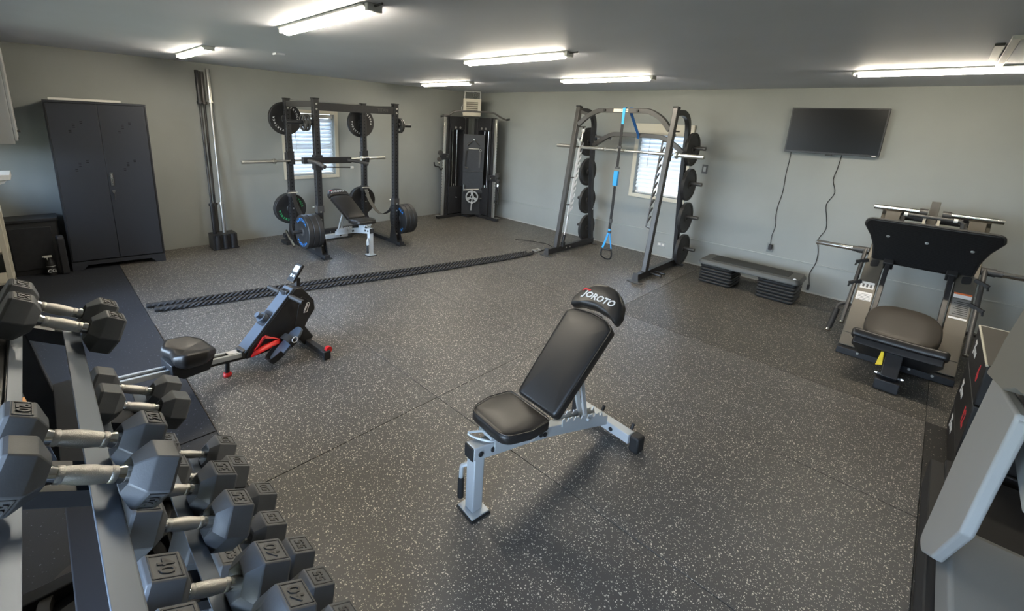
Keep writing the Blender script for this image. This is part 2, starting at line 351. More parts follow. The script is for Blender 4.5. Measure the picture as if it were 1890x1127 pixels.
# ================= CEILING LIGHTS =================
LP=[(3.64,4.81,-3.505,'ceiling strip light at the middle of the ceiling, between nearest light and corner heater'),
    (.80,1.95,-1.89,'small far ceiling strip light beside the corner heater'),
    (3.50,4.68,-1.752,'ceiling strip light above the cage with stacked side plates'),
    (6.396,7.62,-1.55,'long ceiling strip light at the right edge beside the hatch'),
    (.90,1.98,-5.31,'ceiling strip light above the tall bars at the left wall'),
    (3.66,4.80,-5.25,'nearest and largest ceiling strip light, with open metal side')]
for i,(x0,x1,y,lab) in enumerate(LP):
    L_=x1-x0; t=thing('ceiling_light',lab,'light',((x0+x1)/2,y,H),0,'ceiling strip lights')
    obj('housing',MB().prism([(-.056,0),(-.056,-.010),(-.030,-.026),(.030,-.026),(.056,-.010),(.056,0)],(-L_/2,0,-.001),(0,1,0),(0,0,1),(1,0,0),L_),pmat('light_housing',(.6,.6,.58),.4) if i==0 else bpy.data.materials['light_housing'],t,bev=.002)
    obj('diffuser',MB().prism([(.038*math.cos(a),-.008-.030*math.sin(a)) for a in [PI*k/10 for k in range(11)]],(-L_/2+.03,0,-.014),(0,1,0),(0,0,1),(1,0,0),L_-.06),LED,t)
    obj('end_cap',MB().bb(L_/2,L_/2+.03,-.045,.045,-.04,-.001),bpy.data.materials['light_housing'],t,bev=.003)
    obj('end_cap',MB().bb(-L_/2-.012,-L_/2,-.045,.045,-.04,-.001),bpy.data.materials['light_housing'],t,bev=.003)
    if i in(0,5): obj('conduit',MB().tube([(L_/2+.03,0,-.012),(L_/2+.10,.0,-.010)],.006,8),GRM,t)
# ================= CABINET =================
ca=thing('storage_cabinet','tall black two-door metal cabinet against the left wall','cabinet',(.43,-6.06,0),math.atan2(.86,.116)) # local x along front
WC=.868
def cabface(mb,x0,x1,z0,z1,y0=-.012,y1=0): return mb.bb(x0,x1,y0,y1,z0,z1)
obj('body',MB().bb(-WC/2,WC/2,.012,.40,.10,1.88).bb(-WC/2,WC/2,0,.012,1.855,1.88).bb(-WC/2,-WC/2+.018,0,.012,.10,1.855).bb(WC/2-.018,WC/2,0,.012,.10,1.855),CAB,ca,bev=.003)
mb=MB().prism([(-WC/2,.0),(-WC/2+.09,.0),(-WC/2+.14,.055),(WC/2-.14,.055),(WC/2-.09,0),(WC/2,0),(WC/2,.10),(-WC/2,.10)],(0,0,0),(1,0,0),(0,0,1),(0,-1,0),.012)
mb.bb(-WC/2,-WC/2+.02,.0,.40,0,.10).bb(WC/2-.02,WC/2,0,.40,0,.10).bb(-WC/2+.02,WC/2-.02,.38,.40,0,.10)
obj('base_skirt',mb,CAB,ca)
for s in(-1,1):
    x0,x1=(-WC/2+.020,-.0015) if s<0 else (.0015,WC/2-.020)
    d=obj('door',MB().bb(x0,x1,-.016,.010,.112,1.852),CAB,ca,bev=.003)
    vb=MB(); cx=(x0+x1)/2
    for z in(1.60,1.18):
        for (dx,dz,k) in((-.055,-.05,2),(-.02,0,3),(.045,.045,2)):
            for q in range(k): vb.bb(cx+dx,cx+dx+.022,-.0185,-.0155,z+dz+q*.018,z+dz+q*.018+.007)
    obj('vent_louvre',vb,HOLE,d)
obj('handle',MB().tube(bez([(.035,-.017,.98),(.038,-.045,.99),(.038,-.048,1.07),(.035,-.017,1.09)],5),.007,8).bb(.02,.05,-.02,-.016,.96,1.11),CHR,ca)
obj('lock',MB().cyl((.035,-.016,.90),(.035,-.03,.90),.016).bb(.028,.042,-.036,-.03,.875,.90).tube([(.035,-.036,.88),(.04,-.04,.84),(.033,-.04,.80)],.004,6),CHR,ca)
obj('side_trim',MB().bb(-WC/2+.017,-WC/2+.020,-.017,-.012,.12,1.85),GRM,ca)
tag(obj('white_channel',MB().box(0,0,.0125,.06,.60,.025),WHT,bev=.004,loc=(.36,-6.14,1.8805)),'thin white strip lying on top of the tall black cabinet','strip')
# bars in block
bh=thing('bar_holder','low black steel bar holder block on the floor by the left wall','bar holder',(.25,-4.91,0),0)
obj('tray',MB().bb(-.13,.13,-.16,.16,.001,.012),BLK,bh,bev=.002)
bx=MB().bb(-.11,.11,-.15,-.142,.012,.20).bb(-.11,.11,.142,.15,.012,.20).bb(-.11,-.102,-.142,.142,.012,.20).bb(.102,.11,-.142,.142,.012,.20).bb(-.11,.11,-.15,.15,.20,.206)
obj('shell',bx,BLK,bh)
for i in range(3):
    obj('tube_socket',MB().lathe([(.030,0),(.034,0),(.034,.19),(.03,.19),(.03,0)],(.118,-.095+i*.095,.012),(0,0,1),16),BLK,bh)
def barbell(name,label,p,q,m1,m2,grp,length_mid=1.31,sl=.41,shaft=.0145):
    p,q=V(p),V(q); t=thing(name,label,'barbell',p,0,grp); d=(q-p); L_=d.length; d.normalize()
    a=(L_-length_mid)/2
    obj('shaft',MB().cyl(d*a,d*(L_-a),shaft,12),m1,t)
    obj('knurling',MB().cyl(d*(a+.12),d*(a+.50),shaft+.0006,12).cyl(d*(L_-a-.5),d*(L_-a-.12),shaft+.0006,12),CHRK if m1 is not BLK else GRM,t)
    obj('sleeve',MB().lathe([(0,0),(.024,0),(.025,.003),(.025,a-.03),(.036,a-.03),(.036,a),(0,a)],(0,0,0),d,16),m2,t)
    obj('sleeve',MB().lathe([(0,0),(.024,0),(.025,.003),(.025,a-.03),(.036,a-.03),(.036,a),(0,a)],d*L_,-d,16),m2,t)
    return t
GB='olympic bars standing in the block'
barbell('barbell','leftmost black bar standing in the block by the left wall',(.25,-5.005,.206),(.075,-4.985,2.34),BLK,BLK,GB)
barbell('barbell','silver and tan bar, rightmost of the three standing by the left wall',(.25,-4.885,.206),(.075,-4.86,2.37),STEEL,STEEL,GB)
barbell('barbell','short dark bar between the black and the silver one in the block',(.17,-4.95,.206),(.05,-4.925,2.33),BLK,GRM,GB)
# bin, pads, bottle
bn=thing('black_bin','wide black bin standing in the left corner beside the cabinet','bin',(.03,-6.735,0),0)
bp=rnd([(-.30,0),(.30,0)][:0] or [(0,-.26),(.27,-.26),(.27,.19),(0,.19)],.03)
obj('shell',MB().prism(bp,(0,0,0.002),(1,0,0),(0,1,0),(0,0,1),.60),BLKM,bn,bev=.006)
obj('rim',MB().prism(rnd([(-.01,-.27),(.285,-.27),(.285,.20),(-.01,.20)],.03),(0,0,.585),(1,0,0),(0,1,0),(0,0,1),.035),BLK,bn,bev=.006)
obj('front_panel',MB().bb(.271,.282,-.20,.13,.06,.53),BLK,bn,bev=.004)
sb=thing('padded_board','narrow dark padded board standing between bin and cabinet','pad',(.44,-6.55,0),.13)
obj('board',MB().prism(rnd([(-.05,0),(.03,0),(.03,.43),(-.05,.45)],.03),(0,-.03,0),(1,0,0),(0,0,1),(0,1,0),.06),CAB,sb,bev=.01)
obj('edge_strip',MB().bb(-.05,.03,-.002,.002,.005,.008).bb(.0305,.034,-.025,.025,.03,.40),BLK,sb)
bt=thing('spray_bottle','black spray bottle with white nozzle on the floor by the bin','bottle',(.40,-6.66,0),0)
obj('body',MB().lathe([(0,0),(.036,0),(.038,.01),(.038,.13),(.032,.15),(.014,.185),(.013,.20),(0,.20)],(0,0,.0025),(0,0,1),20),BLKM,bt)
obj('label_band',MB().lathe([(.0385,.10),(.0388,.10),(.0388,.106),(.0385,.106)],(0,0,.0025),(0,0,1),20).text('CG',.05,(.0392,.0,.055),(0,1,0),(0,0,1),.0006,.001),WHTT,bt)
obj('nozzle',MB().bb(-.012,.012,-.045,.02,.2027,.225).cyl((0,-.045,.215),(0,-.058,.215),.008,10).prism([(-.03,0),(-.01,.0),(-.022,-.035)],(.005,0,.205),(0,1,0),(0,0,1),(-1,0,0),.01),WHT,bt,bev=.003)
# wall cupboard, shelf, cream rack on front wall
cu=thing('wall_cupboard','pale wall cupboard high at the left edge of the view','cupboard',(.73,YF,1.47),0)
obj('case',MB().bb(-.38,.38,.001,.47,0,.87),LTGR,cu,bev=.003); obj('edge_strip',MB().bb(-.392,-.381,.44,.492,.0,.87),GRM,cu)
for k in range(2):
    d=obj('door',MB().bb(-.378+k*.38,-.378+k*.38+.375,.472,.492,.03,.865),LTGR,cu,bev=.003); obj('knob',MB().lathe([(0,0),(.006,0),(.012,.015),(.012,.022),(0,.026)],(-.378+k*.38+.33-k*.29,.492,.10),(0,1,0),12),GRM,d)
sh=thing('wall_shelf','white wall shelf with bracket below the pale cupboard','shelf',(.75,YF,1.12),0)
obj('board',MB().bb(-.25,.15,.001,.385,.0,.05),WHT,sh,bev=.003)
for x in(-.2,.08): obj('bracket',MB().prism([(.002,0),(.36,0),(.34,-.03),(.05,-.14),(.002,-.14)],(x,0,-.001),(0,1,0),(0,0,1),(1,0,0),.03),WHT,sh)
cr=thing('cream_rack','cream wooden shelf rack at the left edge behind the dumbbells','rack',(.75,YF,0),0)
for x in(-.12,.30):
    for y in(.02,.235): obj('post',MB().bb(x,x+.035,y,y+.035,.003,.85),CREAM,cr,bev=.002)
for z in(.15,.45,.8): obj('shelf_board',MB().bb(-.085,.30,.02,.27,z,z+.02),CREAM,cr,bev=.002)

# ================= PLATES =================
def plate_mesh(name,R,th,style):
    # axis +x local, centred
    t=thing(name,'x','plate',(0,0,0))
    h=th/2
    if style=='bumper':
        prof=[(.027,-h),(.055,-h),(.06,-h+.004),(R*.60,-h+.004),(R*.64,-h),(R-.006,-h),(R,-h+.006),(R,h-.006),(R-.006,h),(R*.64,h),(R*.60,h-.004),(.06,h-.004),(.055,h),(.027,h),(.027,-h)]
        obj('disc',MB().lathe(prof,(0,0,0),(1,0,0),48),PLT,t)
        obj('hub',MB().lathe([(.0262,-h-.001),(.045,-h-.001),(.045,h+.001),(.0262,h+.001),(.0262,-h-.001)],(0,0,0),(1,0,0),24),GRM,t)
    elif style=='iron':
        prof=[(.027,-h),(.05,-h),(.055,-h+.008),(R*.82,-h+.008),(R*.86,-h),(R-.004,-h),(R,-h+.004),(R,h-.004),(R-.004,h),(R*.86,h),(R*.82,h-.008),(.055,h-.008),(.05,h),(.027,h),(.027,-h)]
        obj('disc',MB().lathe(prof,(0,0,0),(1,0,0),48),PLG,t)
        obj('hub',MB().lathe([(.0262,-h-.002),(.04,-h-.002),(.04,h+.002),(.0262,h+.002),(.0262,-h-.002)],(0,0,0),(1,0,0),24),GRM,t)
    elif style=='grip':
        n=48; me=MB(); 
        prof=[(R*.80,-h),(R-.004,-h-.002),(R,-h+.004),(R,h-.004),(R-.004,h+.002),(R*.80,h),(R*.80,-h)]
        me.lathe(prof,(0,0,0),(1,0,0),n); me.lathe([(.027,-h),(R*.34,-h),(R*.34,h),(.027,h),(.027,-h)],(0,0,0),(1,0,0),n)
        for k in range(3):
            a=math.radians(90+120*k)
            P=[]
            for q in range(7): b=a-.42+.84*q/6; P.append((R*.31*math.cos(b),R*.31*math.sin(b)))
            Q=[]
            for q in range(7): b=a+.30-.60*q/6; Q.append((R*.83*math.cos(b),R*.83*math.sin(b)))
            me.prism(P+Q,(-h+.004,0,0),(0,1,0),(0,0,1),(1,0,0),th-.008)
        obj('disc',me,PLG if R>.15 else GRM,t)
    return t
def ringtext(t,s,r,x,side,mat,size=.045,a0=90,step=13,name='lettering'):
    mb=MB()
    for half in((0,180) if len(s)>2 else (0,)):
        for i,c in enumerate(s):
            a=math.radians(a0+half-side*(i-(len(s)-1)/2)*step)
            U=V((0,math.sin(a),-math.cos(a)))*side; W=V((0,math.cos(a),math.sin(a)))
            # seen from +x (side=1): right is +y
            mb.text(c,size,V((x,math.cos(a)*r,math.sin(a)*r)),U,W,.0008,.0012)
    return obj(name,mb,mat,t)
# power rack -------------------------------------------------
XA,XB,YL,YR,HR=.53,1.42,-4.04,-2.86,2.05
pr=thing('power_rack','black four-post power rack standing before the left window','power rack',(0,0,0))
def upright(x,y):
    u=obj('upright',MB().beam((x,y,.05),(x,y,HR),.075,.075,(1,0,0)),BLK,pr,bev=.004)
    hb=MB()
    for k in range(37):
        z=.14+k*.05
        hb.cyl((x+.0378,y,z),(x+.0384,y,z),.0085,8).cyl((x,y+(.0378 if y<-3.4 else .0378),z),(x,y+.0384,z),.0085,8)
        hb.cyl((x,y-.0378,z),(x,y-.0384,z),.0085,8)
    hb2=obj('bolt_holes',hb,pmat('hole_dark',(.001,.001,.001),.9) if 'hole_dark' not in bpy.data.materials else bpy.data.materials['hole_dark'],u); hb2['kind']='stuff'
    nb=MB()
    for z in(1.99,1.93): nb.lathe([(0,0),(.013,0),(.013,.008),(.006,.012),(0,.012)],(x+.038,y,z),(1,0,0),8)
    for z in(.62,.52,.16): nb.lathe([(0,0),(.011,0),(.011,.008),(0,.01)],(x+.038,y,z),(1,0,0),8)
    obj('bolts',nb,STEEL,u)
    obj('cap',MB().bb(x-.042,x+.042,y-.042,y+.042,HR,HR+.012),BLKM,pr,bev=.003)
for x in(XA,XB):
    for y in(YL,YR): upright(x,y)
for y in(YL,YR):
    obj('foot_beam',MB().beam((.43,y,.030),(1.60,y,.030),.075,.055),BLK,pr,bev=.004)
    obj('foot_pad',MB().bb(1.52,1.62,y-.06,y+.06,.0015,.012).bb(.36,.46,y-.06,y+.06,.0015,.012),BLKM,pr)
    for x in(XB,XA): obj('gusset',MB().prism([(-.09,.058),(.12,.058),(.04,.28),(-.04,.28)],(x,y+.039,0),(1,0,0),(0,0,1),(0,1,0),.006).prism([(-.09,.058),(.12,.058),(.04,.28),(-.04,.28)],(x,y-.045,0),(1,0,0),(0,0,1),(0,1,0),.006),BLK,pr)
    obj('side_beam',MB().beam((XA+.038,y,1.985),(XB-.038,y,1.985),.05,.075),GRM if y==YL else BLK,pr,bev=.004)
obj('front_beam',MB().beam((XB,YL+.038,1.96),(XB,YR-.038,1.96),.06,.10),BLK,pr,bev=.004)
obj('lettering',MB().text('TITAN',.06,(XB+.0303,-3.08,1.96),(0,1,0),(0,0,1),.0006,.0015),GRM,pr)
obj('rear_beam',MB().beam((XA,YL+.038,.10),(XA,YR-.038,.10),.06,.075),BLK,pr,bev=.004)
obj('base_beam',MB().beam((XA+.10,YL+.04,.045),(XA+.10,YR-.04,.045),.05,.05),BLK,pr,bev=.004)
obj('pullup_bar',MB().cyl((XA+.0,YL+.038,2.03),(XA+.0,YR-.038,2.03),.016,16),STEEL,pr)
def peg(x,y,z,d,L=.30,r=.0245,par=None):
    return obj('storage_peg',MB().cyl(V((x,y,z)),V((x,y,z))+V(d)*L,r,16).cyl(V((x,y,z)),V((x,y,z))+V(d)*.008,.045,16),BLK,par or pr)
for x,y,z,d,L_ in((XB,YL-.038,1.76,(0,-1,0),.33),(XB,YR+.038,1.76,(0,1,0),.23),(XB,YL-.038,.38,(0,-1,0),.33),(XB,YR+.038,.38,(0,1,0),.36),(XA-.038,YL,1.78,(-1,0,0),.20),(XA-.038,YR,1.78,(-1,0,0),.20),(XA-.038,YL,.50,(-1,0,0),.20),(XA-.038,YR,.50,(-1,0,0),.20)): peg(x,y,z,d,L_)
# J hooks
for y in(YL,YR): obj('j_hook',MB().bb(XA+.038,XA+.05,y-.05,y+.05,1.16,1.34).bb(XA+.05,XA+.12,y-.03,y+.03,1.16,1.185).bb(XA+.11,XA+.122,y-.03,y+.03,1.185,1.235).bb(XA-.045,XA+.045,y-.05,y-.039,1.2,1.32),BLK,pr,bev=.002)
# safety straps
for y in(YL,YR):
    P=bez([(XA+.05,y+.0,.72),(XA+.14,y+.01,.56),(XA+.36,y+.012,.41),(XA+.55,y+.012,.40),(XA+.74,y+.01,.50),(XB-.05,y,.62)],6)
    obj('safety_strap',MB().rect(P,.062,.006,up=(0,0,1)),BLKW if y==YL else pmat('gray_webbing',(.10,.10,.095),.7),pr)
    for x,z in((XA,.72),(XB,.64)): obj('strap_bracket',MB().bb(x-.045,x+.045,y-.046,y+.046,z-.03,z+.06),GRM,pr,bev=.002).modifiers; obj('bracket_pin',MB().cyl((x+.05*(1 if x==XA else -1),y-.07,z+.03),(x+.05*(1 if x==XA else -1),y+.07,z+.03),.009,10),STEEL,pr)
# dip attachment
obj('dip_bracket',MB().bb(XB-.05,XB+.055,YL-.05,YL+.05,1.17,1.36),BLK,pr,bev=.003)
obj('dip_beam',MB().beam((XB+.085,-4.27,1.30),(XB+.085,-3.62,1.295),.06,.08),BLK,pr,bev=.004)
obj('dip_handle',MB().tube(bez([(XB+.115,-4.20,1.30),(XB+.26,-4.17,1.29),(XB+.42,-4.14,1.25)],4),.024,12).tube(bez([(XB+.115,-3.68,1.295),(XB+.16,-3.56,1.28),(XB+.22,-3.43,1.245)],4),.022,12),GRM,pr)
obj('dip_pin',MB().cyl((XB+.06,-3.95,1.205),(XB+.09,-3.63,1.195),.008,10),BLK,pr)
obj('pin_knob',MB().lathe([(0,0),(.014,.004),(.018,.02),(.018,.045),(0,.055)],(XB+.09,-3.63,1.195),(0,1,0),12),WHT,pr)
# plates on rack
PG='plates stored on the power rack'
def placep(pt,loc,rz,label,grp): 
    d=dup(pt,loc,rz,label,grp); return d
def kill(r):
    for c in list(r.children):
        for g in list(c.children): bpy.data.objects.remove(g)
        bpy.data.objects.remove(c)
    bpy.data.objects.remove(r)
pb=plate_mesh('bumper_plate',.225,.058,'bumper'); ringtext(pb,'VERTOCA',.165,.029,1,WHTT,.036,215,13)
placep(pb,(.455,YL,1.785),0,'large bumper plate with white lettering, high on the left rear post','plates'); 
placep(pb,(.455,YR,1.765),0,'large bumper plate with white lettering, high on the right rear post','plates'); kill(pb)
pb=plate_mesh('bumper_plate',.225,.045,'bumper'); ringtext(pb,'VERTOCA',.165,.0225,1,GRNT,.040,228,13)
placep(pb,(.463,YL,.50),0,'bumper plate with green lettering, low on the left rear post, nearer the room','x')
placep(pb,(.410,YL,.50),0,'bumper plate low on the left rear post, behind the green lettered one','x'); kill(pb)
pb=plate_mesh('bumper_plate',.225,.045,'bumper'); ringtext(pb,'45',.165,.0225,1,WHTT,.03,60,13)
placep(pb,(.463,YR,.52),0,'plain bumper plate low on the right rear post, behind the bench pad','x')
placep(pb,(.410,YR,.52),0,'rearmost bumper plate low on the right rear post, against the wall','x'); kill(pb)
pb=plate_mesh('bumper_plate',.225,.068,'bumper'); ringtext(pb,'VERTOCA',.168,.034,1,BLUT,.05,90,15); 
nm=['first','second','third']
for k in range(3):
    y=YL-.075-.07*(2-k)
    placep(pb,(XB,y,.37),-PI/2,['outermost thick bumper with blue lettering, low on the left front post','middle of three thick bumpers low on the left front post','innermost of three thick bumpers low on the left front post'][k],PG)
for k in range(3):
    placep(pb,(XB,YR+.082+.07*k,.37),-PI/2,['innermost thick bumper with blue lettering, low on the right front post','middle of three thick bumpers low on the right front post','outermost of three thick bumpers low on the right front post'][k],PG)
kill(pb)
pc=plate_mesh('change_plate',.105,.022,'grip')
for k,(y,l) in enumerate(((YL-.115,'inner small change plate high on the left front post'),(YL-.155,'outer small change plate high on the left front post'),(YR+.06,'inner small change plate high on the right front post'),(YR+.09,'outer small change plate high on the right front post'))): placep(pc,(XB,y,1.76),PI/2,l,'small plates high on the rack')
kill(pc)
lm=thing('floor_swivel','chrome tube swivel lying at the left foot of the power rack','swivel',(.75,-4.15,0)); obj('tube',MB().cyl((-.22,0,.19),(.12,-.03,.035),.018,14),CHR,lm); obj('base',MB().bb(-.30,-.10,-.05,.05,.003,.05).cyl((-.24,-.03,.12),(-.24,.03,.12),.035,14).beam((-.22,0,.05),(-.22,0,.19),.02,.03,(0,1,0)),BLKM,lm,bev=.003)
barbell('barbell','steel barbell racked across the power rack before the window',(XA+.08,-4.70,1.205),(XA+.08,-2.52,1.225),STEEL,STEEL,'racked barbell')
# ================= BENCH =================
def make_bench(label,loc,rz,ang,brand):
    t=thing('weight_bench',label,'bench',loc,rz)
    obj('foot_plate',MB().box(0,0,.016,.118,.105,.008),SIL,t,bev=.002)
    obj('foot_rubber',MB().box(0,0,.006,.13,.115,.011),BLKM,t,bev=.002)
    obj('front_post',MB().beam((0,0,.02),(0,.0,.335),.062,.062,(0,1,0)),SIL,t,bev=.006)
    obj('carry_handle',MB().tube(bez([(-.033,-.0,.25),(-.06,-.03,.235),(-.066,-.035,.20),(-.064,-.035,.06)],5),.011,10),SIL,t)
    obj('handle_grip',MB().tube([(-.066,-.035,.165),(-.064,-.035,.05)],.016,12),BLKM,t)
    obj('main_beam',MB().prism([(-.038,.394),(.36,.324),(.46,.298),(.46,.226),(.36,.250),(-.038,.322)],(-.033,0,0),(0,1,0),(0,0,1),(1,0,0),.066),SIL,t,bev=.005)
    obj('beam_cap',MB().bb(-.032,.032,-.047,-.0385,.324,.392),BLKM,t,bev=.003)
    obj('rear_beam',MB().prism([(.42,.300),(.46,.292),(1.02,.135),(1.02,.070),(.44,.232)],(-.028,0,0),(0,1,0),(0,0,1),(1,0,0),.056),SIL,t,bev=.004)
    lad=MB(); P=[(.58,.245)]
    for k in range(6):
        s0=.58+.062*k; z0=.262-.0175*k
        P+=[(s0,z0+.03),(s0+.018,z0+.034),(s0+.026,z0+.006),(s0+.042,z0+.004),(s0+.05,z0+.022)]
    P+=[(.96,.150),(.95,.13),(.60,.225)]
    for x in(-.035,.029): lad.prism(P,(x,0,0),(0,1,0),(0,0,1),(1,0,0),.006)
    obj('adjustment_ladder',lad,SIL,t)
    obj('cross_foot',MB().beam((-.20,1.05,.062),(.185,1.05,.062),.062,.062),SIL,t,bev=.005)
    for s in(-1,1): obj('foot_cap',MB().box(s*.225,1.05,.054,.062,.074,.105),BLKM,t,bev=.012); 
    obj('rubber_knob',MB().cyl((-.06,1.085,.094),(-.06,1.10,.125),.010,10).cyl((.16,1.085,.094),(.16,1.10,.125),.010,10),BLKM,t)
    bl=MB()
    for y,z in((.0,.350),(.075,.342),(.44,.262),(.41,.272)): bl.lathe([(0,0),(.013,0),(.013,.006),(.007,.008),(0,.008)],(.034,y,z),(1,0,0),10).lathe([(0,0),(.013,0),(.013,.006),(0,.006)],(-.034,y,z),(-1,0,0),10)
    bl.lathe([(0,0),(.013,0),(.013,.006),(0,.006)],(.06,1.018,.06),(0,-1,0),10)
    obj('bolts',bl,BLKM,t)
    obj('warning_sticker',MB().bb(.0335,.0342,.33,.365,.262,.315),STK,t)
    # seat
    sr=math.radians(3)
    M=Matrix.Translation((0,.048,.427))@Matrix.Rotation(-sr,4,'X')
    sp=rnd([(-.10,0),(.10,0),(.165,.37),(-.165,.37)][::1],[.09,.09,.05,.05],8)
    sp=rnd([(-.135,-.0),(.135,0),(.168,.15),(.155,.295),(-.155,.295),(-.168,.15)],[.075,.075,.1,.04,.04,.1],6)
    prof=[(.012,0),(0,.008),(0,.036),(.004,.045),(.012,.052),(.024,.056)]
    se=obj('seat',MB().cushion(sp,prof,M,.006),VIN,t,ang=60)
    obj('seam_piping',MB().tube([M@V((p[0]*.985,p[1]*.985+.003,.052)) for p in sp],.003,6,closed=True),VIN,se)
    obj('seat_bracket',MB().bb(-.05,.05,.05,.28,.410,.427).bb(-.045,-.038,.08,.24,.33,.410).bb(.038,.045,.08,.24,.33,.410),SIL,t)
    obj('seat_pin',MB().tube(bez([(-.02,.05,.42),(-.055,-.01,.415),(-.02,.01,.40),(.038,.06,.395),(.042,.10,.40)],5),.006,8),SIL,t)
    # back
    a=math.radians(ang); B=V((.012,.405,.422)); D=V((0,math.cos(a),math.sin(a))); N=V((0,-math.sin(a),math.cos(a)))
    M=Matrix(((1,0,0,B.x),(0,D.y,N.y,B.y),(0,D.z,N.z,B.z),(0,0,0,1)))
    LB=.565; pb_=[(-.135,0),(.135,0),(.160,LB-.02)]+[( .160*math.cos(q)*1.0,LB-.02+.022*math.sin(q)) for q in [PI*k/10 for k in range(1,10)]]+[(-.160,LB-.02)]
    pb_=rnd([(-.138,0),(.138,0),(.157,LB-.03),(.11,LB+.005),(0,LB+.016),(-.11,LB+.005),(-.157,LB-.03)],[.035,.035,.025,.08,.1,.08,.025],5)
    pr2=[(.012,0),(0,.008),(0,.042),(.003,.050),(.010,.057),(.022,.060)]
    bk=obj('backrest',MB().cushion(pb_,pr2,M,.004),VIN,t,ang=60)
    obj('seam_piping',MB().tube([M@V((p[0]*.985,p[1]*.992+.003,.051)) for p in pb_],.003,6,closed=True),VIN,bk)
    hp_=[(.148,LB+.0),(.152,LB+.06),(.128,LB+.125),(.075,LB+.180),(0,LB+.20),(-.075,LB+.180),(-.128,LB+.125),(-.152,LB+.06),(-.148,LB+.0),(-.095,LB+.032),(0,LB+.046),(.095,LB+.032)]
    hp_=[(p*1.06,q) for p,q in hp_]; hp_=rnd(hp_,[.02,.05,.06,.08,.1,.08,.06,.05,.02,.08,.1,.08],4)
    hd=obj('headrest',MB().cushion(hp_,[(.010,0),(0,.010),(0,.050),(.003,.058),(.010,.066),(.020,.070)],M,.002),VIN,t,ang=60)
    if brand:
        O=M@V((0,LB+.098,.0735)); obj('brand_lettering',MB().text('JOROTO',.052,O,-V((1,0,0))*-1,D,.0006,.0016,.25),WHTT,hd)
        obj('brand_accent',MB().prism([(-.122,LB+.108),(-.118,LB+.128),(-.075,LB+.131),(-.078,LB+.122),(-.108,LB+.119)],M@V((.004,0,.0732)),(1,0,0),D,N,.0012),REDT,hd)
    obj('back_frame',MB().beam(B+D*.02-N*.018,B+D*.60-N*.018,.05,.035,tuple(N)).beam(B+D*.15-N*.016+V((-.09,0,0)),B+D*.15-N*.016+V((.09,0,0)),.04,.02),SIL,t,bev=.003)
    st=B+D*.34-N*.03; fz=V((0,.80 if ang>40 else .93,.205 if ang>40 else .16))
    obj('support_strut',MB().beam(st+V((-.03,0,0)),fz+V((-.02,0,0)),.012,.03).beam(st+V((.03,0,0)),fz+V((.02,0,0)),.012,.03).cyl(fz+V((-.05,0,0)),fz+V((.05,0,0)),.008,10),SIL,t)
    return t
make_bench('silver framed bench with black pads standing alone in mid floor',(5.80,-5.32,0),-math.atan2(.12,1.05),47,True)
make_bench('silver framed bench with black pads inside the power rack',(1.76,-3.49,0),PI/2-.02,24,True)

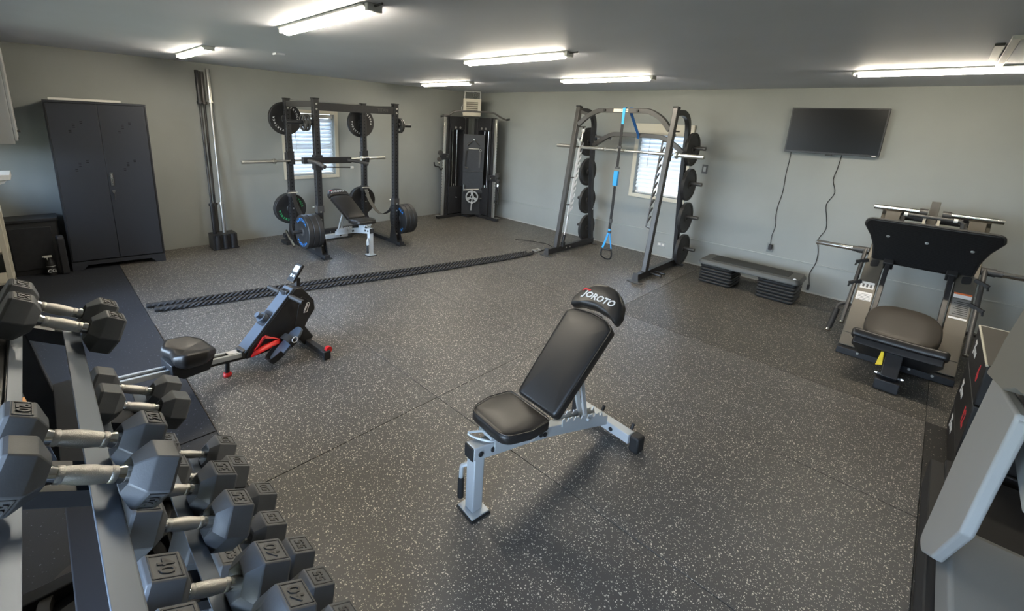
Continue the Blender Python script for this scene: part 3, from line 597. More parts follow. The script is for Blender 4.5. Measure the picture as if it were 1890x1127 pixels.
# ================= FUNCTIONAL TRAINER =================
ft=thing('cable_machine','black dual tower cable machine standing across the far corner','cable machine',(.86,-.76,0),PI/4)
Cw=V((.86,-.76,0)); rI=Matrix.Rotation(-PI/4,4,'Z')
def LW(p): return rI@(V(p)-Cw)      # world -> local of trainer
def tower(mir):
    def W(a,b,z): # a along wall from front foot to corner, b out of the wall ; left tower along +y at x ; mirrored for right
        return LW((b,a,z)) if not mir else LW((-a,-b,z))
    def pts(L): return [W(*p) for p in L]
    T=ft
    def bx(mb,a0,a1,b0,b1,z0,z1):
        c=[W(a,b,z) for z in(z0,z1) for b in(b0,b1) for a in(a0,a1)]
        f=[(0,2,3,1),(4,5,7,6),(0,1,5,4),(2,6,7,3),(0,4,6,2),(1,3,7,5)]
        if mir: f=[q[::-1] for q in f]
        return mb.add(c,f)
    obj('base_rail',bx(bx(MB(),-1.21,-.52,.34,.42,.004,.06),-.62,-.52,.14,.60,.004,.05),BLK,T,bev=.003)
    obj('foot_plate',MB().prism([(-.05,0),(.05,0),(.05,.09),(-.05,.09)],W(-1.235,.38,.062),(W(-1,.5,0)-W(-1,.4,0)),(W(-1.1,.4,0)-W(-1.2,.4,0)),(0,0,1),.004),STEEL,T)
    cp=obj('guide_post',MB().beam(W(-1.09,.385,.06),W(-1.06,.385,1.93),.04,.05,tuple(W(-1,.4,0)-W(-1.1,.4,0))),STEEL,T,bev=.004)
    hb=MB()
    for k in range(30): z=.25+k*.052; q=W(-1.115+.016*(z/1.9),.385,z); hb.cyl(q,q+(W(-1.2,.385,0)-W(-1.1,.385,0)).normalized()*.006,.006,6)
    h_=obj('adjustment_holes',hb,bpy.data.materials['hole_dark'],cp); h_['kind']='stuff'
    obj('inner_post',bx(bx(MB(),-1.02,-.97,.36,.40,.06,1.95),-.60,-.52,.33,.44,.06,1.93),BLK,T,bev=.004)
    obj('rear_post',MB().cyl(W(-1.00,.30,.06),W(-1.00,.30,1.90),.022,14),GRM,T)
    # shroud
    sh=bx(MB(),-.97,-.60,.27,.285,.08,1.95); bx(sh,-.97,-.945,.285,.43,.08,1.82); bx(sh,-.625,-.60,.285,.43,.08,1.82); bx(sh,-.945,-.625,.405,.425,.08,.62)
    obj('shroud',sh,BLK,T,bev=.004)
    hd=rnd([(0,0),(.37,0),(.37,.25),(0,.25)],[0,0,.09,.03],6)
    obj('shroud_head',MB().prism(hd,W(-.97,.405,1.70),(W(-.5,.4,0)-W(-.9,.4,0)),(0,0,1),(W(-.9,.5,0)-W(-.9,.4,0)),.03),BLK,T,bev=.004)
    for a in(-.84,-.73):
        obj('guide_rod',MB().cyl(W(a,.35,.09),W(a,.35,1.76),.011,12),CHR,T)
        obj('pulley',MB().cyl(W(a,.42,1.745),W(a,.445,1.745),.022,14),STEEL,T)
    ws=obj('weight_plate',bx(MB(),-.91,-.66,.31,.395,.10,.125),BLKM,T,bev=.002)
    for k in range(1,14):
        c=ws.copy(); COL.objects.link(c); c.location=(0,0,k*.0285)
    obj('selector_rod',MB().cyl(W(-.785,.35,.10),W(-.785,.35,.66),.012,10).cyl(W(-.785,.40,.40),W(-.785,.46,.40),.009,8),STEEL,T)
    ch=1.20 if not mir else .83
    cr=obj('carriage',bx(bx(MB(),-1.15,-1.03,.35,.42,ch-.06,ch+.06),-1.03,-.99,.42,.45,ch-.05,ch+.05),BLK,T,bev=.004)
    obj('pulley_wheel',MB().cyl(W(-1.16,.36,ch+.07),W(-1.16,.40,ch+.07),.045,18).cyl(W(-1.18,.36,ch-.05),W(-1.18,.40,ch-.05),.04,18),GRM,cr)
    obj('pull_pin',MB().cyl(W(-1.08,.42,ch),W(-1.08,.49,ch),.012,10),CHR,cr)
    obj('carabiner',MB().tube([W(-1.18,.38,ch-.09),W(-1.195,.38,ch-.11),W(-1.19,.38,ch-.15),W(-1.17,.38,ch-.15),W(-1.165,.38,ch-.11)],.005,6,closed=True),CHR,cr)
    if not mir: obj('grip_handle',MB().tube(bez([W(-1.32,.40,ch-.10),W(-1.30,.40,ch-.17),W(-1.20,.39,ch-.19),W(-1.13,.38,ch-.25),W(-1.06,.38,ch-.17)],4),.012,8),BLKM,T)
    else: obj('rope_handle',MB().tube(bez([W(-1.20,.38,ch-.47),W(-1.20,.38,ch-.27),W(-1.18,.38,ch-.16),W(-1.15,.38,ch-.27),W(-1.14,.38,ch-.45)],5),.012,8).lathe([(0,0),(.024,.01),(.024,.035),(0,.045)],W(-1.20,.38,ch-.45),(0,0,-1),10).lathe([(0,0),(.024,.01),(.024,.035),(0,.045)],W(-1.14,.38,ch-.43),(0,0,-1),10),BLKM,T)
tower(False); tower(True)
obj('back_panel',MB().bb(-.20,.20,.30,.312,.55,1.63).bb(-.20,.20,.28,.30,.50,.56).bb(-.20,.20,.285,.30,.90,.925),BLK,ft,bev=.003)
obj('lower_panel',MB().bb(-.20,.20,.315,.33,.06,.50),BLKM,ft)
obj('pullup_bar',MB().tube(bez([(-.56,0,1.955),(-.47,0,1.97),(-.36,0,2.035),(-.2,0,2.045),(.2,0,2.045),(.36,0,2.03),(.47,0,1.97),(.58,0,1.925)],5),.016,12),GRM,ft)
obj('bar_grip',MB().cyl((-.63,0,1.93),(-.56,0,1.955),.02,10).cyl((.58,0,1.925),(.65,0,1.94),.02,10),BLKM,ft)
# accessories hung on panel
def hang(n,l,c,mb,mat,g=None,loc=(0,0,0)):
    r=thing(n,l,c,Cw,PI/4,g); obj('grip_bar',mb,mat,r,loc=loc); return r
r=thing('cable_bar','v shaped cable bar hung at the top of the cable machine panel','cable bar',Cw,PI/4,'cable attachments')
obj('grip_bar',MB().tube([(-.12,.28,1.43),(0,.262,1.53),(.12,.28,1.43)],.011,8).cyl((-.13,.28,1.42),(-.08,.272,1.464),.017,10),GRM,r); obj('eyelet',MB().cyl((0,.25,1.53),(0,.30,1.53),.014,8),STEEL,r)
r=thing('strap_handle','left of the two strap handles hung on the cable machine panel','handle',Cw,PI/4,'cable attachments')
obj('strap',MB().rect([(-.13,.275,1.32),(-.15,.27,1.20),(-.155,.268,1.02)],.03,.006,up=(0,1,0)),BLKW,r); obj('grip',MB().cyl((-.165,.262,1.0),(-.10,.262,.98),.016,10),GRM,r)
r=thing('chain_strap','right chain strap hung on the cable machine panel','strap',Cw,PI/4,'cable attachments')
obj('strap',MB().rect([(.13,.275,1.32),(.125,.27,1.18),(.12,.268,1.0)],.035,.006,up=(0,1,0)),GRM,r); obj('ring',MB().tube(arc((.13,.268,1.335),.02,0,330,10),.004,6,closed=True),STEEL,r)
r=thing('horizontal_bar','horizontal bar on hooks in the middle of the cable machine panel','cable bar',Cw,PI/4,'cable attachments')
obj('grip_bar',MB().cyl((-.10,.272,1.36),(.10,.272,1.36),.010,8),STEEL,r); obj('end_knobs',MB().cyl((-.105,.272,1.36),(-.10,.272,1.36),.016,8).cyl((.10,.272,1.36),(.105,.272,1.36),.016,8),BLKM,r)
r=thing('dip_peg_bar','t shaped steel bar on the lower cable machine panel','bar',Cw,PI/4)
obj('cross_bar',MB().cyl((-.16,.26,.56),(.13,.26,.58),.016,10).cyl((-.165,.26,.53),(-.165,.26,.66),.012,8),STEEL,r); obj('hook',MB().cyl((0,.262,.56),(0,.285,.57),.008,8),GRM,r)
wp=plate_mesh('wheel_plate',.125,.024,'grip'); tag(wp,'small gray wheel shaped plate hung low on the cable machine','plate'); wp.location=Cw+Matrix.Rotation(PI/4,4,'Z')@V((0,.225,.43)); wp.rotation_euler=(0,0,PI/4-PI/2)
for c in wp.children: c.data.materials[0]=LTGR
r=thing('belt_chain','pale chain strap hanging over the small wheel plate','strap',Cw,PI/4); obj('strap',MB().rect([(0,.205,.57),(.02,.205,.45),(.0,.205,.35),(-.01,.207,.16)],.022,.008,up=(0,1,0)),LTGR,r); obj('buckle',MB().bb(-.015,.025,.196,.205,.30,.34),STEEL,r)
# heater
ht=thing('unit_heater','cream louvred unit heater hung in the corner near the ceiling','heater',(.45,-.45,1.98),PI/4)
obj('case',MB().bb(-.165,.165,-.08,.16,0,.30),CREAM,ht,bev=.006)
obj('face_frame',MB().bb(-.17,-.11,-.10,-.08,-.01,.31).bb(.11,.17,-.10,-.08,-.01,.31).bb(-.11,.11,-.10,-.08,.25,.31).bb(-.11,.11,-.10,-.08,-.01,.09),CREAM,ht,bev=.004)
obj('grille_back',MB().bb(-.11,.11,-.083,-.081,.09,.25),pmat('grille_brown',(.12,.10,.07),.5),ht)
for k in range(4): obj('louvre',MB().beam((-.108,-.095,.110+k*.04),(.108,-.095,.110+k*.04),.022,.005,(0,1,.6)),CREAM,ht)
obj('bracket',MB().beam((-.15,.03,.301),(-.15,.03,.455),.02,.02).beam((.15,.03,.301),(.15,.03,.455),.02,.02).beam((-.16,.03,.448),(.16,.03,.448),.02,.02),LTGR,ht)
obj('fan_guard',MB().tube(arc((.05,.10,.385),.05,0,345,16),.005,6,closed=True).tube(arc((.05,.10,.385),.025,0,345,12),.004,6,closed=True),GRM,ht)
obj('supply_cord',MB().tube(bez([(-.17,.0,.20),(-.20,.0,.16),(-.20,0,.08),(-.17,0,.02)],4),.008,8),LTGR,ht)
tag(obj('heater_cord',MB().tube([(.0,0,0),(-.01,.01,-.30),(-.005,.0,-.60)],.005,6),LTGR,loc=(.30,-.30,1.94)),'thin pale cord running down the corner below the heater','cord')
# ================= SMITH MACHINE =================
sm=thing('smith_machine','dark gray smith machine with sloped guide rods and curved top','smith machine',(3.955,-.9,0))
def S(x,y,z): return V((x-3.955,y+.9,z))
XL,XRr=3.25,4.66
FB=(-1.215,.09); FT=(-.955,2.14)
for x,sg in((XL,1),(XRr,-1)):
    obj('base_beam',MB().beam(S(x,-1.44,.062),S(x,-.22,.062),.06,.085),GRM if 0 else BLK,sm,bev=.004)
    obj('front_foot',MB().prism([(-.11,-.05),(-.09,-.075),(0,-.09),(.09,-.075),(.11,-.05),(.06,-.02),(-.06,-.02)],S(x,-1.41,.0015),(1,0,0),(0,1,0),(0,0,1),.014).prism([(-.045,.014),(.045,.014),(.03,.12),(-.03,.12)],S(x,-1.445,0),(1,0,0),(0,0,1),(0,-1,0),.012),GRM,sm,bev=.002)
    obj('rear_foot',MB().prism([(-.12,.0),(.12,.0),(.08,.05),(-.08,.05)],S(x,-.25,.0015),(1,0,0),(0,1,0),(0,0,1),.016),GRM,sm,bev=.002)
    obj('front_post',MB().beam(S(x,*FB),S(x,*FT),.06,.075,(0,1,0)),GRM,sm,bev=.006)
    obj('post_cap',MB().beam(S(x,-.957,2.14),S(x,-.954,2.16),.064,.08,(0,1,0)),BLKM,sm)
    obj('rear_post',MB().rect(bez([S(x,-.27,.10),S(x,-.36,.6),S(x,-.46,1.2),S(x,-.51,1.75),S(x,-.53,1.93),S(x,-.60,2.04),S(x,-.74,2.095),S(x,-.93,2.09)],4),.055,.07,up=(0,1,0)),BLK,sm,bev=.004)
    gx=x+sg*.035
    obj('guide_rod',MB().cyl(S(gx,-1.085,.28),S(gx,-.845,1.87),.0145,14),CHR,sm)
    obj('rod_stop',MB().cyl(S(gx,-1.078,.32),S(gx,-1.048,.50),.024,14).cyl(S(gx,-.853,1.80),S(gx,-.848,1.84),.026,12),SIL,sm)
    obj('lower_rod',MB().cyl(S(gx,-1.11,.10),S(gx,-1.085,.28),.022,12).box(*S(gx,-1.10,.13),.05,.05,.07),BLK,sm)
    obj('rod_bracket',MB().bb(*[x-.03-3.955,gx+.03-3.955] if sg>0 else [gx-.03-3.955,x+.03-3.955],-.01,.06,1.86,1.88),GRM,sm)
    for z in(.07,.10): pass
    obj('bolts',MB().cyl(S(x+sg*.03,-1.0,.062),S(x+sg*.037,-1.0,.062),.012,8).cyl(S(x+sg*.03,-.90,.062),S(x+sg*.037,-.90,.062),.012,8).cyl(S(x+sg*.027,-.36,.6),S(x+sg*.035,-.36,.6),.012,8).cyl(S(x+sg*.027,-.5,1.66),S(x+sg*.035,-.5,1.66),.012,8),STEEL,sm)
    for z in(1.67,1.205,.745,.285):
        y=-.27-.24*(z-.1)/1.65; obj('storage_peg',MB().cyl(S(x-sg*.028,y,z),S(x-sg*.255,y,z),.0245,16).cyl(S(x-sg*.028,y,z),S(x-sg*.036,y,z),.05,16),GRM if sg<0 else BLK,sm)
WHTM=pmat('bright_silver',(.70,.71,.72),.4,metal=.1)
# hook plates
def hooks(x,mat,nm,w_=.006):
    n=11; P=[]; z0,z1=.60,1.68
    for k in range(n):
        z=z1-.05-k*(z1-z0-.05)/n
        P+=[(0.0+.002,z),(-.0,z-.022),(.045,z-.005),(.052,z+.028),(.062,z+.02),(.058,z-.02),(.0,z-.062)]
    poly=[(-.045,z1),(.0,z1)]+P+[(-.005,z0),(-.045,z0)]
    sl=(FT[0]-FB[0])/(FT[1]-FB[1])
    D=V((0,sl,1)).normalized()
    base=S(x,FB[0]+.10+sl*(0-FB[1]),0)
    mb=MB().prism(poly,base,(0,1,0),D,(1,0,0),w_)
    o=obj(nm,mb,mat,sm)
    obj('hook_standoff',MB().beam(base+D*.75+V((0,-.09,0)),base+D*.75+V((0,-.03,0)),.02,.02).beam(base+D*1.15+V((0,-.09,0)),base+D*1.15+V((0,-.03,0)),.02,.02).beam(base+D*1.6+V((0,-.09,0)),base+D*1.6+V((0,-.03,0)),.02,.02),GRM,o)
hooks(XL+.055,WHTM,'hook_plate',.010)
# right hook ladder
lad=MB(); sl=(FT[0]-FB[0])/(FT[1]-FB[1])
def L_(z,dx,dy=.0): return S(XRr-.15+dx,FB[0]+.11+sl*z+dy,z)
lad.beam(L_(.64,0),L_(1.74,0),.016,.016).beam(L_(.64,0),S(XRr-.03,-1.12,.64),.014,.014).beam(L_(1.74,0),S(XRr-.03,-.98,1.74),.014,.014)
for k in range(9):
    z=.74+k*.11; lad.beam(L_(z-.04,.005),L_(z+.05,.06,-.05),.012,.02)
obj('hook_ladder',lad,GRM,sm)
arch=[S(XL+.03,-.985,1.90),S(3.42,-.97,2.02),S(3.58,-.97,2.095),S(3.72,-.97,2.105),S(4.20,-.97,2.105),S(4.34,-.97,2.095),S(4.50,-.97,2.01),S(XRr-.03,-.985,1.88)]
obj('top_arch',MB().rect(bez(arch,4),.06,.06),GRM,sm,bev=.004)
arch=[S(XL+.02,-.51,1.60),S(3.42,-.52,1.70),S(3.56,-.52,1.775),S(3.70,-.52,1.79),S(4.20,-.52,1.79),S(4.36,-.52,1.77),S(4.50,-.52,1.70),S(XRr-.02,-.51,1.60)]
obj('rear_arch',MB().rect(bez(arch,4),.06,.06),GRM,sm,bev=.004)
obj('arch_gusset',MB().beam(S(XL+.03,-.95,2.08),S(3.45,-.95,2.03),.02,.04).beam(S(XL+.03,-.5,1.74),S(3.55,-.5,1.72),.02,.03),GRM,sm)
obj('maker_plate',MB().bb(*[3.83-3.955,4.04-3.955],-.104,-.101,2.085,2.125),CREAM,sm)
obj('plate_lettering',MB().text('FITNESS',.028,S(3.99,-1.0045,2.105),(1,0,0),(0,0,1),.0003,.0006),BLKM,sm)
for a,b in((3.50,3.70),(4.18,4.36)): obj('arch_bolt',MB().cyl(S(b if a<4 else a,-1.0,2.105),S(b if a<4 else a,-1.03,2.105),.016,10),BLKM,sm)
zb,yb=1.583,-.925
obj('bar_shaft',MB().cyl(S(3.23,yb,zb),S(4.68,yb,zb),.0135,14),STEEL,sm)
obj('bar_collar',MB().cyl(S(3.30,yb,zb),S(3.52,yb,zb),.022,14).cyl(S(3.52,yb,zb),S(3.72,yb,zb),.025,14).cyl(S(3.90,yb,zb),S(4.03,yb,zb),.022,14).cyl(S(4.36,yb,zb),S(4.58,yb,zb),.022,14),STEEL,sm)
obj('bar_sleeve',MB().cyl(S(2.90,yb,zb),S(3.19,yb,zb),.0255,16).cyl(S(4.76,yb,zb),S(5.06,yb,zb),.0255,16).cyl(S(4.72,yb,zb),S(4.74,yb,zb),.045,16),STEEL,sm)
obj('bar_carriage',MB().cyl(S(XL+.035,-.905,1.50),S(XL+.035,-.878,1.66),.030,14).cyl(S(XRr-.035,-.905,1.50),S(XRr-.035,-.878,1.66),.030,14),GRM,sm)
obj('safety_hook',MB().prism([(0,0),(.012,0),(-.02,.09),(-.03,.09)],S(XL+.07,-.95,1.60),(0,1,0),(0,0,1),(1,0,0),.012).beam(S(XL+.07,-.96,1.60),S(XL+.05,-1.0,1.70),.014,.02),SIL,sm)
obj('band_peg',MB().cyl(S(XRr+.03,-1.10,.06),S(XRr+.17,-1.10,.055),.012,10).cyl(S(XRr+.03,-.98,.06),S(XRr+.17,-.98,.055),.012,10).cyl(S(XRr+.165,-1.10,.055),S(XRr+.175,-1.10,.055),.018,10).cyl(S(XRr+.165,-.98,.055),S(XRr+.175,-.98,.055),.018,10).cyl(S(XRr+.03,-.32,.05),S(XRr+.15,-.32,.05),.012,10),BLK,sm)
ip=plate_mesh('iron_plate',.215,.045,'iron')
for s,x,nm in((1,4.745,'right'),(-1,3.165,'left')):
    for k,(z,w) in enumerate(((1.67,'top'),(1.205,'second from top'),(.745,'third from top'),(.285,'lowest'))):
        y=-.27-.24*(z-.1)/1.65
        dup(ip,(x,y,z-.02),0,'%s black plate on the %s side pegs of the smith machine'%(w,nm),'plates on the smith machine')
kill(ip)
# suspension trainer
tx=thing('suspension_trainer','blue and black suspension straps hanging from the smith machine arch','straps',(3.985,-1.01,2.14))
def T(x,y,z): return V((x-3.985,y+1.01,z-2.14))
obj('anchor_strap',MB().rect([T(3.99,-1.015,1.93),T(3.99,-1.012,2.14),T(3.99,-.97,2.145),T(3.99,-.925,2.12)],.03,.004,up=(0,-1,0)),BLUE,tx)
obj('webbing',MB().rect([T(3.99,-1.015,1.93),T(3.99,-1.012,1.66),T(3.985,-1.01,1.36)],.036,.006,up=(0,-1,0)).rect([T(3.985,-1.01,1.10),T(3.985,-1.01,.8),T(3.98,-1.01,.50)],.036,.010,up=(0,-1,0)),BLKW,tx)
obj('buckle',MB().bb(-.03,.03,-.012,.012,-.52,-.50).bb(-.03,.03,-.012,.012,-.80,-.775).bb(-.02,.02,-.012,.012,-1.55,-1.50).bb(-.022,.022,-.012,.012,-1.70,-1.67),GRM,tx)
obj('blue_cover',MB().bb(-.032,.030,-.022,.020,-1.03,-.83),BLUE,tx,bev=.006)
obj('handle_loop',MB().rect([T(3.98,-1.01,.50),T(3.955,-1.02,.36),T(3.915,-1.03,.215)],.028,.006,up=(0,-1,0)).rect([T(3.985,-1.01,.50),T(4.0,-1.0,.36),T(4.035,-1.0,.215)],.016,.006,up=(0,-1,0)),BLUE,tx)
obj('grip',MB().cyl(T(3.90,-1.03,.20),T(4.045,-1.0,.20),.017,12),BLKM,tx)
obj('foot_cradle',MB().rect(bez([T(3.905,-1.03,.20),T(3.90,-1.02,.10),T(3.94,-.99,.055),T(4.01,-.98,.055),T(4.045,-.99,.10),T(4.04,-1.0,.20)],3),.022,.003,up=(0,1,0)),BLKW,tx)
tag(obj('blue_strap',MB().rect([(0,0,0),(0,.0,-.06),(-.06,.40,-.345),(-.065,.42,-.40)],.04,.005,up=(0,-1,0)),pmat('dark_blue_nylon',(.02,.12,.38),.6),loc=(4.06,-.96,2.145)),'dark blue strap slung from the front arch to the rear arch','strap')
# ================= STEP PLATFORM =================
sx0,sx1,sy0,sy1=5.13,6.22,-.715,-.275
def riser(cx,i):
    P=rnd([(-.20,-.205),(.20,-.205),(.20,.205),(-.20,.205)],.05,4); z=.002+i*.0395
    mb=MB().cushion(P,[(.022,0),(.018,.009),(.003,.012),(0,.018),(0,.027),(.005,.033),(.016,.0385)])
    return tag(obj('step_riser',mb,GPD,loc=(cx,(sy0+sy1)/2,z)),'x','riser')
ordn=['bottom','second','third','fourth','fifth','top']
for cx,nm in((5.345,'left'),(6.01,'right')):
    for i in range(6): r=riser(cx,i); r['label']='%s dark riser in the %s stack under the step platform'%(ordn[i],nm); r['group']='step risers'
sp=thing('step_platform','long gray aerobic step platform on two stacks of risers by the wall','step platform',((sx0+sx1)/2,(sy0+sy1)/2,.240))
P=rnd([(-.555,-.215),(.555,-.215),(.555,.215),(-.555,.215)],.07,5)
obj('body',MB().cushion(P,[(.0,0),(-.004,.01),(0,.030),(.018,.055),(.05,.062)]),GPL,sp)
obj('top_mat',MB().cushion(rnd([(-.43,-.135),(.43,-.135),(.43,.135),(-.43,.135)],.03,4),[(0,.0605),(0,.066),(.004,.068)]),GPT,sp)
obj('logo',MB().lathe([(0,0),(.018,0),(.018,.002),(0,.002)],(.50,-.175,.058),(.3,-.6,.7),12),WHTT,sp)
# ================= TV AND WALL FITTINGS =================
tv=thing('television','black flat television mounted high on the back wall','television',(6.13,-.06,1.955))
obj('casing',MB().bb(-.447,.447,-.012,.035,-.258,.258),BLKM,tv,bev=.004)
obj('bezel',MB().bb(-.447,-.434,-.016,-.0125,-.258,.258).bb(.434,.447,-.016,-.0125,-.258,.258).bb(-.434,.434,-.016,-.0125,.246,.258).bb(-.434,.434,-.018,-.0125,-.258,-.236),BLK,tv,bev=.001)
obj('screen',MB().bb(-.434,.434,-.0145,-.0125,-.236,.246),SCR,tv)
obj('sensor',MB().bb(-.03,.03,-.02,.0,-.274,-.2585),BLK,tv,bev=.003)
obj('sticker',MB().bb(.385,.42,-.0185,-.0182,-.252,-.244),STK,tv)
obj('wall_mount',MB().bb(-.2,.2,.036,.058,-.12,.12),GRM,tv)
def wav(a,b,n,amp,seed):
    rr=random.Random(seed); a,b=V(a),V(b); P=[]
    for i in range(n+1):
        t=i/n; P.append(a.lerp(b,t)+V((amp*rr.uniform(-1,1)*(1 if 0<i<n else 0),0,0)))
    return bez(P,4)
c1=thing('television_cable','left thin black cord from television down to the wall outlet','cord',(5.745,-.006,1.70)); 
obj('cable',MB().tube([p-V((5.745,-.006,1.70)) for p in wav((5.745,-.006,1.695),(5.735,-.012,.50),9,.014,3)],.0035,6),BLKM,c1); obj('plug',MB().bb(-.022,.018,-.045,-.008,-1.245,-1.185),BLKM,c1,bev=.004)
c2=thing('video_cord','right wavy black cord hanging from television to the floor edge','cord',(6.245,-.006,1.70)); 
obj('cable',MB().tube([p-V((6.245,-.006,1.70)) for p in wav((6.245,-.006,1.695),(6.235,-.012,.10),11,.030,9)],.0045,6),BLKM,c2); obj('plug',MB().bb(-.03,-.005,-.02,.0,-1.66,-1.59),BLKM,c2,bev=.003)
def outlet(n,l,x,z,pl,m2,w_=.07,h=.115,sw=False):
    t=thing(n,l,'outlet' if not sw else 'switch',(x,-.0005,z)); obj('cover_plate',MB().bb(-w_/2,w_/2,-.006,0,-h/2,h/2),pl,t,bev=.002)
    if sw: obj('rocker',MB().bb(-.018,.018,-.010,-.006,-.035,.035),m2,t,bev=.002)
    else:
        for z_ in(-.024,.024): obj('socket',MB().bb(-.016,.016,-.0075,-.006,z_-.014,z_+.014),m2,t,bev=.002)
outlet('wall_outlet','gray outlet under the left television cord',5.735,.47,CURB,GRM)
outlet('wall_switch','gray switch plate right of the window and side plates',4.77,1.38,GRM,LTGR,.075,.12,True)
t=thing('floor_outlet','low horizontal white outlet between the smith machine legs','outlet',(4.32,-.0005,.19)); obj('cover_plate',MB().bb(-.06,.06,-.006,0,-.036,.036),LTGR,t,bev=.002); obj('socket',MB().bb(-.045,-.01,-.008,-.006,-.016,.016).bb(.01,.045,-.008,-.006,-.016,.016),WHT,t)
# ================= LEG PRESS =================
lp=thing('leg_press','compact leg press with black foot plate and tan seat by the back wall','leg press',(7.13,-1.1,0))
def Q(x,y,z): return V((x-7.13,y+1.1,z))
D=V((0,1,1.02)).normalized(); N=V((0,-1.02,1)).normalized()
for s in(-1,1):
    X=7.13+s*.31
    base=Q(X,-1.62,.055)
    r=obj('rail_plate',MB().beam(base,base+D*1.62,.135,.05,tuple(N)),TAN,lp,bev=.004)
    if s<0:
        c=base+D*.62+N*.0262
        obj('warning_label',MB().prism([(-.05,0),(.05,0),(.05,.075),(-.05,.075)],c,(1,0,0),D,N,.0008).prism([(-.055,-.13),(.055,-.13),(.055,-.04),(-.055,-.04)],c,(1,0,0),D,N,.0008),STK,r)
        tx_=MB()
        for k in range(3): tx_.prism([(-.035+k*.028,.015),(-.02+k*.028,.015),(-.02+k*.028,.05),(-.035+k*.028,.05)],c+N*.0009,(1,0,0),D,N,.0004)
        for k in range(5): tx_.prism([(-.045,-.125+k*.015),(.045,-.125+k*.015),(.045,-.121+k*.015),(-.045,-.121+k*.015)],c+N*.0009,(1,0,0),D,N,.0004)
        obj('label_print',tx_,GRM,r)
    else:
        c=base+D*.52+N*.0262
        obj('warning_label',MB().prism([(-.055,0),(.055,0),(.055,.018),(-.055,.018)],c,(1,0,0),D,N,.0008).prism([(-.055,.21),(.055,.21),(.055,.245),(-.055,.245)],c,(1,0,0),D,N,.0008),STK,r)
        obj('label_header',MB().prism([(-.055,.245),(.055,.245),(.055,.262),(-.055,.262)],c,(1,0,0),D,N,.0009),pmat('label_orange',(.75,.18,.05),.5),r)
        tx_=MB(); tx_.prism([(-.055,.03),(.055,.03),(.055,.20),(-.055,.20)],c,(1,0,0),D,N,.0006)
        obj('label_panel',tx_,pmat('label_gray',(.16,.16,.155),.5),r); tx_=MB()
        for k in range(8): tx_.prism([(-.04+(k%3)*.012,.045+k*.018),(.05,.045+k*.018),(.05,.052+k*.018),(-.04+(k%3)*.012,.052+k*.018)],c+N*.0008,(1,0,0),D,N,.0004)
        obj('label_print',tx_,BLKM,r)
    obj('rail_bolt',MB().lathe([(0,.010),(.012,.008),(.02,0),(0,0)],base+D*.20+N*.026+V((-s*.0,0,0)),-N,14).lathe([(0,.010),(.012,.008),(.02,0),(0,0)],base+D*.28+N*.026,-N,14),STEEL,r)
    obj('step_plate',MB().prism([(-.06,.13),(.066,.13),(.066,.36),(-.06,.36)] if s<0 else [(-.066,.13),(.06,.13),(.06,.36),(-.066,.36)],base+N*.0255,(1,0,0),D,N,.004),TAN,r,bev=.001)
    # dark sliding rail inside
    b2=Q(X-s*.095,-1.30,.40); obj('guide_rail',MB().beam(b2-D*.12,b2+D*1.12,.035,.07,tuple(N)),BLK,lp,bev=.003)
    obj('bearing_block',MB().beam(Q(X-s*.095,-.985,.72),Q(X-s*.095,-.80,.90),.075,.10,tuple(N)),BLKM,lp,bev=.006)
    # side tube with lockout pegs
    b3=Q(X+s*.095,-1.47,.20)+N*.03; obj('side_tube',MB().cyl(b3,b3+D*.85,.017,14),GRM,lp); obj('tube_cap',MB().cyl(b3-D*.004,b3+D*.010,.019,14),CHR,lp)
    for k,dd in enumerate((.47,.72)):
        p=b3+D*dd; obj('lockout_arm',MB().beam(p+V((-s*.045,0,.012)),p+V((s*.04,-.045,-.02)),.024,.032).cyl(p+V((s*.035,-.04,-.02)),p+V((s*.04,-.045,-.055)),.008,8),BLKM,lp,bev=.003)
    obj('slot_pad',MB().prism(rnd([(-.03,-.05),(.03,-.03),(.03,.05),(-.03,.03)],.02,3),base+D*.92+N*.0262,(1,0,0),D,N,.003),BLKM,r)
    hx=X+s*.115
    obj('side_handle',MB().tube(bez([Q(X+s*.05,-1.18,.30),Q(hx,-1.19,.33),Q(hx+s*.055,-1.22,.30),Q(hx+s*.06,-1.26,.24)],5),.015,12),GRM,lp)
    obj('handle_grip',MB().cyl(Q(hx+s*.055,-1.25,.265),Q(hx+s*.07,-1.37,.09),.024,14),BLKM,lp); obj('grip_end',MB().cyl(Q(hx+s*.07,-1.37,.09),Q(hx+s*.0715,-1.382,.072),.025,14),CHR,lp)
    # horns on the sled
    obj('lower_horn',MB().cyl(Q(X+s*.07,-.88,.815),Q(X+s*.16,-.88,.815),.035,18).cyl(Q(X+s*.15,-.88,.815),Q(X+s*.20,-.88,.815),.028,18),GRM,lp)
    obj('horn_sleeve',MB().cyl(Q(X+s*.20,-.88,.815),Q(X+s*.50,-.88,.815),.0245,18),CHR,lp)
    obj('upper_horn',MB().cyl(Q(7.13+s*.11,-.6,1.228),Q(7.13+s*.445,-.6,1.228),.0245,18),CHR,lp)
    obj('horn_collar',MB().cyl(Q(7.13+s*.05,-.6,1.228),Q(7.13+s*.11,-.6,1.228),.034,18),GRM,lp)
    obj('sled_arm',MB().beam(Q(X-s*.02,-.70,.95),Q(X-s*.02,-.62,1.20),.11,.03,(0,1,0)),TAN,lp,bev=.003)
    obj('rear_leg',MB().beam(Q(X,-.50,.03),Q(X,-.50,1.17),.06,.06,(0,1,0)),BLK,lp,bev=.004)
obj('front_crossmember',MB().beam(Q(6.75,-1.66,.031),Q(7.51,-1.66,.031),.06,.058).beam(Q(6.88,-1.60,.075),Q(7.38,-1.60,.075),.04,.03),BLK,lp,bev=.003)
